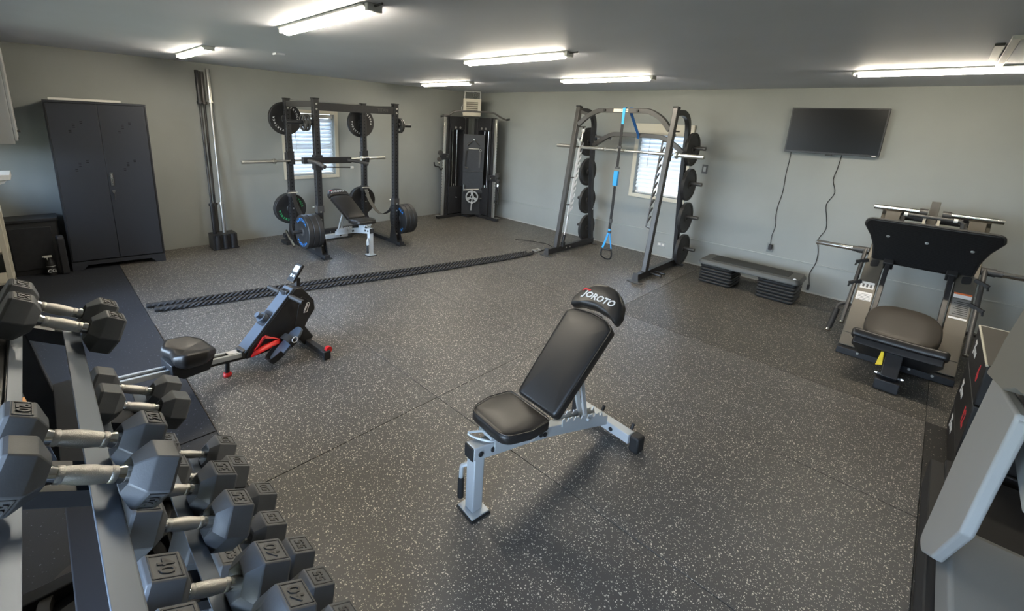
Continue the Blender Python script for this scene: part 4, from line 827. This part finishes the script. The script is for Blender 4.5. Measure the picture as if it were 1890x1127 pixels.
obj('rear_crossmember',MB().beam(Q(6.80,-.50,.045),Q(7.46,-.50,.045),.06,.06).beam(Q(6.86,-.47,1.15),Q(7.40,-.47,1.15),.05,.06),BLK,lp,bev=.003)
obj('floor_beam',MB().beam(Q(7.13,-2.15,.045),Q(7.13,-.52,.045),.07,.06),BLK,lp,bev=.003)
obj('crossmember_bolts',MB().cyl(Q(6.90,-1.692,.045),Q(6.90,-1.70,.045),.010,8).cyl(Q(7.24,-1.692,.045),Q(7.24,-1.70,.045),.010,8).cyl(Q(7.38,-1.692,.045),Q(7.38,-1.70,.045),.010,8),STEEL,lp)
obj('mast',MB().beam(Q(7.12,-.56,.95),Q(7.12,-.50,1.33),.065,.04,(0,1,0)),TAN,lp,bev=.003)
obj('mast_side',MB().beam(Q(7.07,-.58,.95),Q(7.07,-.56,1.19),.02,.05,(0,1,0)).beam(Q(7.17,-.58,.95),Q(7.17,-.56,1.19),.02,.05,(0,1,0)),CREAM,lp)
obj('crank_bar',MB().tube([Q(6.95,-1.25,1.262),Q(7.28,-1.25,1.258),Q(7.305,-1.25,1.24),Q(7.31,-1.25,1.16)],.014,12),GRM,lp)
obj('crank_end',MB().cyl(Q(6.935,-1.25,1.262),Q(6.96,-1.25,1.262),.018,12).cyl(Q(7.245,-1.25,1.258),Q(7.27,-1.25,1.258),.018,12),WHT,lp)
# foot plate
Bp=Q(7.13,-.935,.735); Dp=V((0,-.385,.455)).normalized(); Np=V((0,-.455,-.385)).normalized()
fp=rnd([(-.325,0),(.325,0),(.33,.14),(.36,.33),(.44,.50),(.42,.60),(-.42,.60),(-.44,.50),(-.36,.33),(-.33,.14)][:0] or [(-.335,0),(.335,0),(.345,.22),(.375,.36),(.43,.50),(.415,.585),(-.415,.585),(-.43,.50),(-.375,.36),(-.345,.22)],[.01,.01,.1,.1,.05,.05,.05,.05,.1,.1],5)
ft_=obj('foot_plate',MB().prism(fp,Bp,(1,0,0),Dp,-Np,.03),SCR if 0 else pmat('foot_plate_black',(.012,.012,.013),.5),lp,bev=.006)
obj('plate_edge',MB().tube([Bp+V((1,0,0))*p[0]*1.005+Dp*p[1]*1.003-Np*.018 for p in fp],.010,6,closed=True),GRM,ft_)
rb=MB()
for k in range(38):
    z=.03+k*.0138; hw=.325 if z<.3 else .325+(z-.3)*.32
    rb.prism([(-hw,0),(hw,0),(hw,.005),(-hw,.005)],Bp+Dp*z,(1,0,0),Dp,Np,.002)
obj('tread_ribs',rb,BLKM,ft_)['kind']='stuff'
for x,z in((-.26,.40),(0,.385),(.28,.37)): obj('plate_bolt',MB().lathe([(0,0),(.014,0),(.012,.006),(0,.008)],Bp+V((x,0,0))+Dp*z+Np*.003,Np,12),LTGR,ft_)
# seat and back pad
M=Matrix.Translation(Q(7.13,-1.80,.20))@Matrix.Rotation(math.radians(24),4,'X')
oval=[(.245*math.copysign(abs(math.cos(a))**.7,math.cos(a)),.25+.25*math.copysign(abs(math.sin(a))**.8,math.sin(a))) for a in [2*PI*k/36 for k in range(36)]]
obj('seat',MB().cushion(oval,[(.01,0),(0,.01),(0,.05),(.006,.065),(.02,.075)],M,.006),VINT,lp,ang=60)
obj('seat_base',MB().prism([(-.18,.02),(.18,.02),(.15,.44),(-.15,.44)],M@V((0,0,-.012)),(M.to_3x3()@V((1,0,0))),(M.to_3x3()@V((0,1,0))),(M.to_3x3()@V((0,0,1))),.010),BLK,lp)
Mb=Matrix.Translation(Q(7.13,-1.78,.15))@Matrix.Rotation(math.radians(180-36),4,'X')
# back pad: leans toward camera
Db=V((0,-.80,.52)).normalized(); Nb=V((0,.52,.80)).normalized(); Ob=Q(7.13,-1.80,.145)
Mb=Matrix(((-1,0,0,Ob.x),(0,Db.y,Nb.y,Ob.y),(0,Db.z,Nb.z,Ob.z),(0,0,0,1)))
bp_=rnd([(-.20,0),(.20,0),(.285,.30),(.285,.385),(.12,.36),(-.12,.36),(-.285,.385),(-.285,.30)],[.05,.05,.04,.03,.1,.1,.03,.04],5)
obj('back_pad',MB().cushion(bp_,[(.008,0),(0,.01),(0,.05),(.008,.062),(.02,.068)],Mb,.003),VIN,lp,ang=60)
obj('back_plate',MB().prism([(-.22,.03),(.22,.03),(.27,.30),(.26,.365),(.12,.345),(-.12,.345),(-.26,.365),(-.27,.30)],Ob-Nb*.055,(1,0,0),Db,Nb,.052),BLK,lp,bev=.004)
obj('support_post',MB().beam(Q(7.13,-1.98,.27),Q(7.13,-2.14,.07),.15,.10,(1,0,0)),BLK,lp,bev=.004)
obj('front_foot',MB().bb(-.075,.075,-1.11,-1.0,.002,.085),BLK,lp,bev=.006)
obj('foot_roller',MB().cyl(Q(7.06,-2.12,.10),Q(7.20,-2.12,.10),.018,12),GRM,lp); obj('roller_bolt',MB().cyl(Q(7.045,-2.12,.10),Q(7.06,-2.12,.10),.013,10).cyl(Q(7.20,-2.12,.10),Q(7.215,-2.12,.10),.013,10),CHR,lp)
obj('yellow_lever',MB().prism([(-.02,0),(.022,.01),(.012,.12),(-.004,.125)],Q(7.055,-2.115,.155),(1,0,0),(0,.4,.9),(0,-.9,.4),.018),YEL,lp,bev=.004)

# ================= BATTLE ROPE =================
br=thing('battle_rope','long doubled black battle rope lying across the floor to the smith machine','rope',(2.3,-4.0,0))
def resample(pts,step):
    pts=bez(pts,30); out=[pts[0]]; acc=0
    for a,b in zip(pts,pts[1:]):
        acc+=(b-a).length
        if acc>=step: out.append(b); acc=0
    return out
def rope_strand(P,O,nm):
    R=[V(p)-V(O) for p in P]; R=resample(R,.4) 
    mb=MB(); path=bez(R,44); L=[0]
    for a,b in zip(path,path[1:]): L.append(L[-1]+(b-a).length)
    for s in range(3):
        Pp=[]
        for i,p in enumerate(path):
            d=(path[min(i+1,len(path)-1)]-path[max(i-1,0)]).normalized(); sd=d.cross(V((0,0,1))).normalized(); u=sd.cross(d)
            a=2*PI*(L[i]/.15+s/3); Pp.append(p+(sd*math.cos(a)+u*math.sin(a))*.0155)
        mb.tube(Pp,.0108,6)
    return obj(nm,mb,ROPE,br,ang=80)
O=(2.3,-4.0,0)
A=[(2.07,-6.02,.027),(2.19,-5.51,.027),(2.31,-4.9,.027),(2.43,-4.33,.027),(2.65,-3.43,.027),(2.89,-2.33,.027),(2.99,-1.75,.027),(3.02,-1.5,.027)]
B=[(2.21,-5.98,.027),(2.33,-5.51,.027),(2.45,-4.95,.027),(2.58,-4.38,.027),(2.78,-3.50,.027),(2.99,-2.40,.027),(3.08,-1.78,.027),(3.09,-1.5,.027)]
rope_strand(A,O,'rope_strand'); rope_strand(B,O,'rope_strand')
for P in(A,B):
    p,q=V(P[0])-V(O),V(P[1])-V(O); d=(q-p).normalized()
    obj('rope_grip',MB().lathe([(0,0),(.024,.004),(.027,.02),(.020,.04),(.025,.07),(.020,.10),(.025,.13),(.020,.16),(.025,.19),(.020,.22),(.025,.25),(.020,.28),(.018,.30),(0,.30)],p-d*.05+V((0,0,.002)),d,14),BLKM,br)
obj('anchor_strap',MB().rect([V(p)-V(O) for p in((3.04,-1.52,.035),(3.10,-1.40,.03),(3.16,-1.25,.06),(3.24,-1.15,.10))],.03,.008),BLKW,br)
obj('strap_buckle',MB().tube([V(p)-V(O) for p in((3.02,-1.50,.04),(3.10,-1.50,.04),(3.12,-1.42,.05),(3.05,-1.40,.05))],.007,6,closed=True),STEEL,br)
tag(obj('floor_cable',MB().tube(bez([(2.35,-1.12,.006),(2.6,-.98,.006),(2.85,-.92,.006),(3.02,-1.0,.006)],5),.005,6),BLKW),'thin black cable on the floor between corner machine and smith machine','cable')
# ================= ROWER =================
ra=math.atan2(-.987,.161)   # direction of rail (toward rear)
rw=thing('rowing_machine','black rowing machine with red trim and a molded seat on twin rails','rowing machine',(3.66,-5.23,0),ra)
# local +x = rear along the rail ; local y right-handed => +y is toward camera side (+x world)
wd=.062
poly=[(.52,.105),(.50,.16),(.10,.54),(.045,.535),(-.055,.40),(-.06,.32),(.085,.15),(.19,.10)]
poly=rnd(poly,[.01,.01,.03,.03,.04,.03,.03,.03],5)
obj('housing',MB().prism(poly,(0,-wd,0),(1,0,0),(0,0,1),(0,1,0),2*wd),BLK,rw,bev=.006)
obj('top_cover',MB().prism([(.515,.150),(.11,.536),(.12,.546),(.525,.160)],(0,-wd+.004,0),(1,0,0),(0,0,1),(0,1,0),2*wd-.008),BGR,rw,bev=.003)
obj('side_panel',MB().prism(rnd([(.13,.22),(.06,.47),(-.035,.38),(-.04,.33),(.06,.18)],.02,3),(0,wd,0),(1,0,0),(0,0,1),(0,1,0),.004).tube([V((p[0],wd+.003,p[1])) for p in rnd([(.13,.22),(.06,.47),(-.035,.38),(-.04,.33),(.06,.18)],.02,3)],.0025,6,closed=True,up=(0,1,0)),BLK,rw)
obj('badge',MB().tube([V((p[0],wd+.005,p[1])) for p in rnd([(.045,.33),(.010,.40),(-.012,.39),(.020,.315)],.012,4)],.003,6,closed=True,up=(0,1,0)).beam((.035,wd+.005,.335),(.006,wd+.005,.385),.008,.003,(0,1,0)).cyl((.042,wd+.003,.322),(.042,wd+.006,.322),.005,8),WHTT,rw)
tri=[(.375,.235),(.255,.165),(.475,.135)]; tri2=[(.368,.212),(.300,.172),(.425,.155)]
mb=MB(); 
for y in(wd,-wd-.012): mb.rect([V((p[0],y+.006,p[1])) for p in tri+tri[:1]],.026,.012,up=(0,1,0))
obj('red_trim',mb,RED,rw,bev=.003)
obj('resistance_knob',MB().cyl((.335,0,.345),(.358,0,.372),.038,16).cyl((.355,0,.368),(.385,0,.40),.022,12),BGR,rw); obj('knob_base',MB().prism(rnd([(-.06,-.045),(.06,-.045),(.06,.045),(-.06,.045)],.02,3),(.322,0,.345),(-.72,0,.69),(0,1,0),(.69,0,.72),.010),BLK,rw)
obj('handle',MB().cyl((.15,-.235,.49),(.15,.235,.49),.014,12),GRM,rw); obj('handle_grip',MB().cyl((.15,-.24,.49),(.15,-.08,.49),.018,12).cyl((.15,.08,.49),(.15,.24,.49),.018,12),BLKM,rw)
obj('handle_cradle',MB().bb(.10,.17,-.045,.045,.50,.53).bb(.15,.175,-.02,.02,.47,.53),BLK,rw,bev=.005)
obj('console_neck',MB().beam((.05,0,.52),(.04,0,.60),.03,.03,(1,0,0)),BLK,rw)
Mc=Matrix.Translation((.055,0,.645))@Matrix.Rotation(math.radians(52),4,'Y')
co=obj('console',MB().box(0,0,0,.155,.088,.024,Mc),BLK,rw,bev=.006); obj('display',MB().box(-.03,0,.0125,.055,.06,.002,Mc),LCD,co); obj('buttons',MB().box(.03,-.016,.0125,.025,.018,.002,Mc).box(.03,.016,.0125,.02,.016,.002,Mc),LCD,co)
Mc2=Mc
obj('rail',MB().beam((.50,-.032,.135),(1.62,-.032,.30),.022,.035).beam((.50,.032,.135),(1.62,.032,.30),.022,.035),SIL,rw,bev=.003)
obj('rail_core',MB().beam((.48,0,.122),(1.62,0,.288),.045,.03).beam((.48,0,.115),(.80,0,.160),.075,.035),BLK,rw)
obj('rear_leg',MB().beam((1.55,0,.27),(1.57,0,.02),.04,.04,(1,0,0)).beam((1.57,-.2,.02),(1.57,.2,.02),.04,.036),BLK,rw,bev=.003)
obj('end_cap',MB().beam((1.60,0,.29),(1.66,0,.295),.10,.06),pmat('orange_plastic',(.55,.22,.06),.5),rw,bev=.006)
obj('rail_sticker',MB().bb(-.035,.035,-.03,.03,0,.002,Matrix.Translation((.585,0,.167))@Matrix.Rotation(-.146,4,'Y')),STK,rw)
obj('rail_bracket',MB().bb(.49,.535,-.05,.05,.11,.175),GRM,rw,bev=.004)
obj('stop_peg',MB().cyl((.62,0,.13),(.63,0,.03),.016,14),BLK,rw); obj('peg_foot',MB().lathe([(0,0),(.026,0),(.03,.012),(.022,.028),(0,.03)],(.63,0,.002),(0,0,1),16),RED,rw)
M=Matrix.Translation((.86,0,.222))@Matrix.Rotation(-.14,4,'Y')
sp_=rnd([(-.13,-.10),(-.05,-.165),(.09,-.17),(.135,-.10),(.115,0),(.135,.10),(.09,.17),(-.05,.165),(-.13,.10)],[.05]*9,5)
def dimple(v):
    return v
mb=MB().cushion([(p[0],p[1]) for p in sp_],[(.05,0),(.02,.02),(0,.06),(.002,.085),(.012,.098),(.03,.100)],None,-.018)
mb.v=[(x,y,z+(.022*(abs(y)/.17)**2 if z>.07 else 0)-( .010*math.exp(-((abs(y)-.075)/.04)**2) if z>.07 else 0)) for x,y,z in mb.v]; mb.v=[tuple(M@V(p)) for p in mb.v]
obj('seat',mb,VIN,rw,ang=60); obj('seat_carriage',MB().prism([(.73,.25),(.77,.15),(.93,.15),(.99,.20),(.99,.27)],(0,-.09,0),(1,0,0),(0,0,1),(0,1,0),.18),BLK,rw,bev=.005)
obj('front_leg',MB().beam((.07,0,.17),(-.005,0,.045),.10,.09,(0,1,0)),BLK,rw,bev=.01)
obj('front_foot',MB().beam((-.022,-.33,.045),(.033,.33,.045),.05,.045),BLK,rw,bev=.006)
obj('transport_wheel',MB().cyl((.005,.30,.07),(.005,.33,.07),.026,14).cyl((-.045,-.33,.07),(-.045,-.30,.07),.026,14),RED,rw)
obj('foot_end',MB().bb(.003,.063,.33,.345,.004,.072).bb(-.052,.008,-.345,-.33,.004,.072),BLKM,rw,bev=.004)
for s in(-1,1):
    ax_=V((-.60,0,.80)); O_=V((.36,s*.145,.055)); W_=V((0,1,0)); D_=V((-.80,0,.60)); N_=V((.60,0,.80))
    pp=rnd([(0.0,-.045),(.10,-.052),(.24,-.055),(.30,-.03),(.30,.03),(.24,.055),(.10,.052),(0,.045)],[.03]*8,4)
    pd=obj('pedal',MB().prism(pp,O_,D_,W_,N_,.022),BGR,rw,bev=.004)
    obj('heel_cup',MB().rect(bez([O_+D_*.08+W_*-.055+N_*.03,O_+D_*-.005+W_*-.035+N_*.035,O_+D_*-.02+N_*.035,O_+D_*-.005+W_*.035+N_*.035,O_+D_*.08+W_*.055+N_*.03],4),.006,.05,up=tuple(N_)),BLK,pd)
    obj('foot_strap',MB().rect(bez([O_+D_*.17+W_*-.062+N_*.0,O_+D_*.18+W_*-.055+N_*.05,O_+D_*.18+N_*.075,O_+D_*.18+W_*.055+N_*.05,O_+D_*.17+W_*.062],4),.006,.05,up=tuple(N_)),BLKW,pd)
    obj('strap_ring',MB().tube([O_+D_*(.20+.022*math.sin(a))+W_*(s*.070)+N_*(.035+.022*math.cos(a)) for a in [2*PI*k/12 for k in range(12)]],.004,6,closed=True,up=(0,1,0)),STK,pd)
    obj('pedal_arm',MB().cyl(O_+D_*.13-N_*.01,V((.25,0,.135)),.014,10),BLK,rw)
# ================= DUMBBELLS AND RACK =================
TL=math.radians(30); e_=V((0,math.cos(TL),-math.sin(TL))); n_=V((0,math.sin(TL),math.cos(TL)))
TIER=[V((0,-6.642,1.178)),V((0,-6.472,.728)),V((0,-6.30,.270))]
X0,X1=4.98,6.95; Xm=5.9
dr=thing('dumbbell_rack','three tier dumbbell rack with gray rails, nearest the camera at left','rack',(5.9,-6.45,0))
def D_(x,v): return V((x-5.9,v[1]+6.45,v[2]))
RAIL=pmat('rail_paint',(.15,.175,.215),.38,metal=.4)
XT=(5.0,4.86,4.76)
for ti,c in enumerate(TIER):
    o=c-e_*.078-n_*.069
    obj('rail',MB().beam(D_(XT[ti],o),D_(X1,o),.030,.004,tuple(n_)),RAIL,dr,bev=.001)
    obj('rail_edge',MB().beam(D_(XT[ti],o-e_*.042-n_*.010),D_(X1,o-e_*.042-n_*.010),.050,.004,tuple(n_)).beam(D_(XT[ti],o-e_*.016-n_*.006),D_(X1,o-e_*.016-n_*.006),.002,.012,tuple(n_)),BLK,dr)
    for s in(1,):
        o=c+e_*(s*.052)-n_*(.047)
        obj('rail',MB().beam(D_(XT[ti],o),D_(X1,o),.046,.004,tuple(n_)).beam(D_(XT[ti],o+e_*(s*.023)-n_*.022),D_(X1,o+e_*(s*.023)-n_*.022),.004,.046,tuple(n_)),RAIL,dr,bev=.001)
        if s>0: obj('rail_edge',MB().beam(D_(XT[ti],o+e_*.026-n_*.024),D_(X1,o+e_*.026-n_*.024),.002,.044,tuple(n_)),GRM,dr)
    for x in(X0+.03,5.93,X1-.03):
        o=c-n_*.075; obj('tier_bracket',MB().beam(D_(x,o-e_*.075),D_(x,o+e_*.075),.11,.006 ,tuple(n_)),BLK,dr)
        obj('tier_arm',MB().beam(D_(x,o-n_*.03-e_*.09),D_(x,o-n_*.03+e_*.10),.05,.045,tuple(n_)),BLK,dr,bev=.003)
for x in(X0+.03,X1-.03):
    obj('upright',MB().beam(D_(x,V((0,-6.78,1.20))),D_(x,V((0,-6.60,.05))),.055,.07,(0,1,0)),BLK,dr,bev=.004)
    obj('base_foot',MB().beam(D_(x,V((0,-6.95,.032))),D_(x,V((0,-6.12,.032))),.06,.055),BLK,dr,bev=.004)
    for c in TIER[1:]: obj('tier_strut',MB().beam(D_(x,V((0,-6.70,c.z-.12))),D_(x,c-n_*.11),.045,.045),BLK,dr)
obj('back_beam',MB().beam(D_(X0,V((0,-6.66,.86))),D_(X1,V((0,-6.66,.86))),.07,.03).beam(D_(X0,V((0,-6.63,.18))),D_(X1,V((0,-6.63,.18))),.05,.05),CAB,dr,bev=.003)
SZ={15:(.100,.066),20:(.112,.078),25:(.122,.086),30:(.128,.092),35:(.142,.100),40:(.150,.110),50:(.156,.118),55:(.158,.122)}
def make_db(w,g=.124):
    Fl,L_=SZ[w]; R=Fl/2/math.cos(PI/6); t=thing('dumbbell','x','dumbbell')
    obj('handle',MB().lathe([(0,-g/2-.02),(.0165,-g/2-.02),(.0175,-g/2+.004),(.0150,-g/2+.014),(.0148,-g/2+.030),(.0172,-.012),(.0172,.012),(.0148,g/2-.030),(.0150,g/2-.014),(.0175,g/2-.004),(.0165,g/2+.02),(0,g/2+.02)],(0,0,0),(0,1,0),20),CHR,t,ang=30)
    obj('knurling',MB().lathe([(.0153,-.036),(.0157,-.034),(.0180,-.010),(.0180,.010),(.0157,.034),(.0153,.036)],(0,0,0),(0,1,0),20).lathe([(.0155,-g/2+.014),(.0165,-g/2+.016),(.0165,-g/2+.024),(.0152,-g/2+.026)],(0,0,0),(0,1,0),20).lathe([(.0152,g/2-.026),(.0165,g/2-.024),(.0165,g/2-.016),(.0155,g/2-.014)],(0,0,0),(0,1,0),20),CHRK,t)
    for s in(-1,1):
        h=obj('head',MB().lathe([(0,.018),(.022,.014),(R*.52,0),(R*.97,.028),(R,.032),(R,L_-.008),(R*.93,L_),(0,L_)],(0,s*g/2,0),(0,s,0),6),RUBR,t,bev=.0025,ang=25)
        # label on the top flat
        y0=s*(g/2+.036); y1=s*(g/2+L_-.010); ym=(y0+y1)/2; hw=min(R*.42,.036); z=Fl/2; ly=abs(y1-y0)/2
        fr=MB()
        for a,b,c,d in((-hw,hw,ym-ly,ym-ly+.003),(-hw,hw,ym+ly-.003,ym+ly),(-hw,-hw+.003,ym-ly,ym+ly),(hw-.003,hw,ym-ly,ym+ly)): fr.bb(a,b,c,d,z-.001,z+.0016)
        obj('label_frame',fr,RUBL,h)
        if abs(ly)>.006: obj('weight_number',MB().text(str(w),min(ly*1.9,R*.60,.05),(0,ym,z+.0002),(-s,0,0),(0,-s,0),.0022,.0008),RUBL,h)
    return t
protos={}
def db(w,x,ti,label,dz=0,yaw=0,off=0,roll=0):
    if w not in protos: protos[w]=make_db(w)
    c=TIER[ti]; p=V((x,0,0))+c+n_*(.004+dz)+e_*off
    d=dup(protos[w],p,tuple((Matrix.Rotation(-TL,4,'X')@Matrix.Rotation(roll,4,'Y')).to_euler()),label,'hex dumbbells on the rack')
    return d

T0='on the top tier'
db(25,5.072,0,'25 pound dumbbell on the top tier, rear one of the far pair',dz=.0)
db(25,5.233,0,'25 pound dumbbell on the top tier, front one of the far pair',dz=.006)
db(20,5.925,0,'20 pound dumbbell on the top tier, farther one of the near pair')
db(20,6.058,0,'20 pound dumbbell on the top tier, nearest the camera',roll=math.radians(120))
db(30,4.93,1,'dark labelled dumbbell on the middle tier, farthest from the camera',roll=math.radians(-60))
db(30,5.085,1,'dumbbell on the middle tier, second from the far end',roll=math.radians(180))
db(35,5.63,1,'35 pound dumbbell on the middle tier, half hidden behind a top tier head')
db(35,5.79,1,'35 pound dumbbell on the middle tier, between the hidden 35 and the 40')
db(40,6.035,1,'40 pound dumbbell on the middle tier, the farther of the two marked 40')
db(40,6.19,1,'40 pound dumbbell on the middle tier, nearest the bottom edge of the view')
db(50,4.855,2,'50 pound dumbbell on the bottom tier, farthest from the camera')
db(50,5.045,2,'50 pound dumbbell on the bottom tier, second from the far end')
db(50,5.27,2,'50 pound dumbbell on the bottom tier, third from the far end',off=.045)
db(55,5.47,2,'55 pound dumbbell on the bottom tier, fourth from the far end',off=.0)
db(55,5.64,2,'55 pound dumbbell on the bottom tier, fifth from the far end',off=.045)
db(55,5.81,2,'55 pound dumbbell on the bottom tier, sixth from the far end',off=.04)
db(55,5.98,2,'55 pound dumbbell on the bottom tier, nearest the camera',off=.055)

for p in protos.values(): kill(p)
pl=plate_mesh('grip_plate',.20,.04,'grip'); tag(pl,'gray three hole plate lying on the floor beneath the dumbbell rack','plate'); pl.location=(5.10,-6.66,.026); pl.rotation_euler=(0,math.radians(-90),0)
for c in pl.children: c.data.materials[0]=GRM
# ================= PLYO BOXES =================
def boxx(z0,z1,x0,y0,lab,num,nz):
    h=z1-z0; t=thing('plyo_box',lab,'plyo box',(x0,y0,z0),0,'stacked plyo boxes')
    obj('body',MB().bb(0,.76,-.78,0,.001,h-.001),BLKM if 0 else pmat('box_vinyl',(.014,.013,.013),.5,bump=.1,bscale=200) if 'box_vinyl' not in bpy.data.materials else bpy.data.materials['box_vinyl'],t,bev=.008)
    if lab.startswith('top'): obj('top_cover',MB().bb(.006,.754,-.774,-.006,h,h+.004),GRM if 0 else pmat('box_top',(.075,.068,.058),.6),t); obj('edge_piping',MB().tube([(.003,-.775,h-.001),(.003,-.005,h-.001),(.755,-.005,h-.001)],.006,8),CREAM,t)
    else: obj('edge_piping',MB().tube([(.001,-.775,h-.004),(.001,-.005,h-.004)],.003,8),GRM,t)
    obj('logo',MB().text('T',.11,(-.0008,-.13,h*.53),(0,-1,0),(0,0,1),.0006,.008,.35).text('ITAN',.05,(-.0008,-.23,h*.50),(0,-1,0),(0,0,1),.0006,.004,.3),WHTT,t)
    if num: obj('height_number',MB().text(num,.13,(-.0008,-.60,h*.5),(0,-1,0),(0,0,1),.0006,.006),REDT,t)
    return t
boxx(.002,.175,7.475,-2.40,'bottom black foam plyo box of the stack by the leg press',None,0)
boxx(.176,.497,7.472,-2.39,'middle black foam plyo box with red 12','12',0)
boxx(.498,.735,7.470,-2.385,'top black foam plyo box with red 6 and gray top','6',0)
# ================= TREADMILL =================
tr=thing('treadmill','large gray treadmill at the right edge, nearest the camera','treadmill',(7.8,-4.3,0))
def G(x,y,z): return V((x-7.8,y+4.3,z))
obj('base_frame',MB().bb(7.375-7.8,8.20-7.8,-.75,1.0,.003,.17),BLKM,tr,bev=.008)
obj('side_rail',MB().bb(7.43-7.8,7.52-7.8,.36,1.0,.171,.20).bb(8.08-7.8,8.17-7.8,.36,1.0,.171,.20),BLK,tr,bev=.006)
obj('running_belt',MB().bb(7.53-7.8,8.07-7.8,.36,.99,.171,.186),BLKW,tr,bev=.004)
hd=rnd([(-.80,.175),(-.80,.36),(.13,.36),(.17,.345),(.36,.23),(.37,.175)],[.02,.04,.03,.05,.03,.0],5)
obj('motor_hood',MB().prism(hd,(7.405-7.8,0,0),(0,1,0),(0,0,1),(1,0,0),.76),HOOD,tr,bev=.018,seg=4)
obj('hood_ridge',MB().prism([(-.45,.361),(-.20,.361),(-.24,.39),(-.45,.40)],(7.62-7.8,0,0),(0,1,0),(0,0,1),(1,0,0),.30),HOOD,tr,bev=.012,seg=3)
arm=[(-3.985,.125),(-4.209,.215),(-4.433,.361),(-4.741,.701),(-4.800,.926),(-4.901,1.19),(-4.391,1.108),(-4.235,.731)]
arm=[(-4.06,.16),(-4.20,.205),(-4.45,.37),(-4.741,.701),(-4.800,.926),(-4.88,1.19),(-4.391,1.108),(-4.235,.731)]
obj('upright',MB().prism(rnd([(p[0]+4.3,p[1]) for p in arm],[.05,.04,.05,.05,.05,.02,.02,.05],4),(7.355-7.8,0,0),(0,1,0),(0,0,1),(1,0,0),.034),LTGR,tr,bev=.013,seg=3)
cov=[(-4.391,1.112),(-4.463,1.175),(-4.523,1.285),(-4.64,1.42),(-5.05,1.45),(-5.05,1.30),(-4.885,1.26),(-4.74,1.195)]
obj('upright_cover',MB().prism(rnd([(p[0]+4.3,p[1]) for p in cov],.02,3),(7.335-7.8,0,0),(0,1,0),(0,0,1),(1,0,0),.09),pmat('warm_gray_plastic',(.27,.26,.225),.5),tr,bev=.012,seg=3)
obj('console_shroud',MB().prism(rnd([(.14,.99),(-.06,.97),(-.60,.93),(-.75,1.15),(-.10,1.17)],.03,3),(7.42-7.8,0,0),(0,1,0),(0,0,1),(1,0,0),.045),LTGR,tr,bev=.014,seg=3)
obj('upright',MB().prism(rnd([(p[0]+4.3,p[1]) for p in arm],[.05,.04,.05,.05,.05,.02,.02,.05],4),(8.19-7.8,0,0),(0,1,0),(0,0,1),(1,0,0),.055),LTGR,tr,bev=.014,seg=3)
obj('console',MB().prism(rnd([(-.75,1.30),(-.20,1.22),(-.15,1.30),(-.45,1.52),(-.75,1.55)],.03,3),(7.62-7.8,0,0),(0,1,0),(0,0,1),(1,0,0),.40).bb(7.43-7.8,7.62-7.8,-.65,-.5,1.33,1.42).bb(8.02-7.8,8.19-7.8,-.65,-.5,1.33,1.42),HOOD,tr,bev=.01)
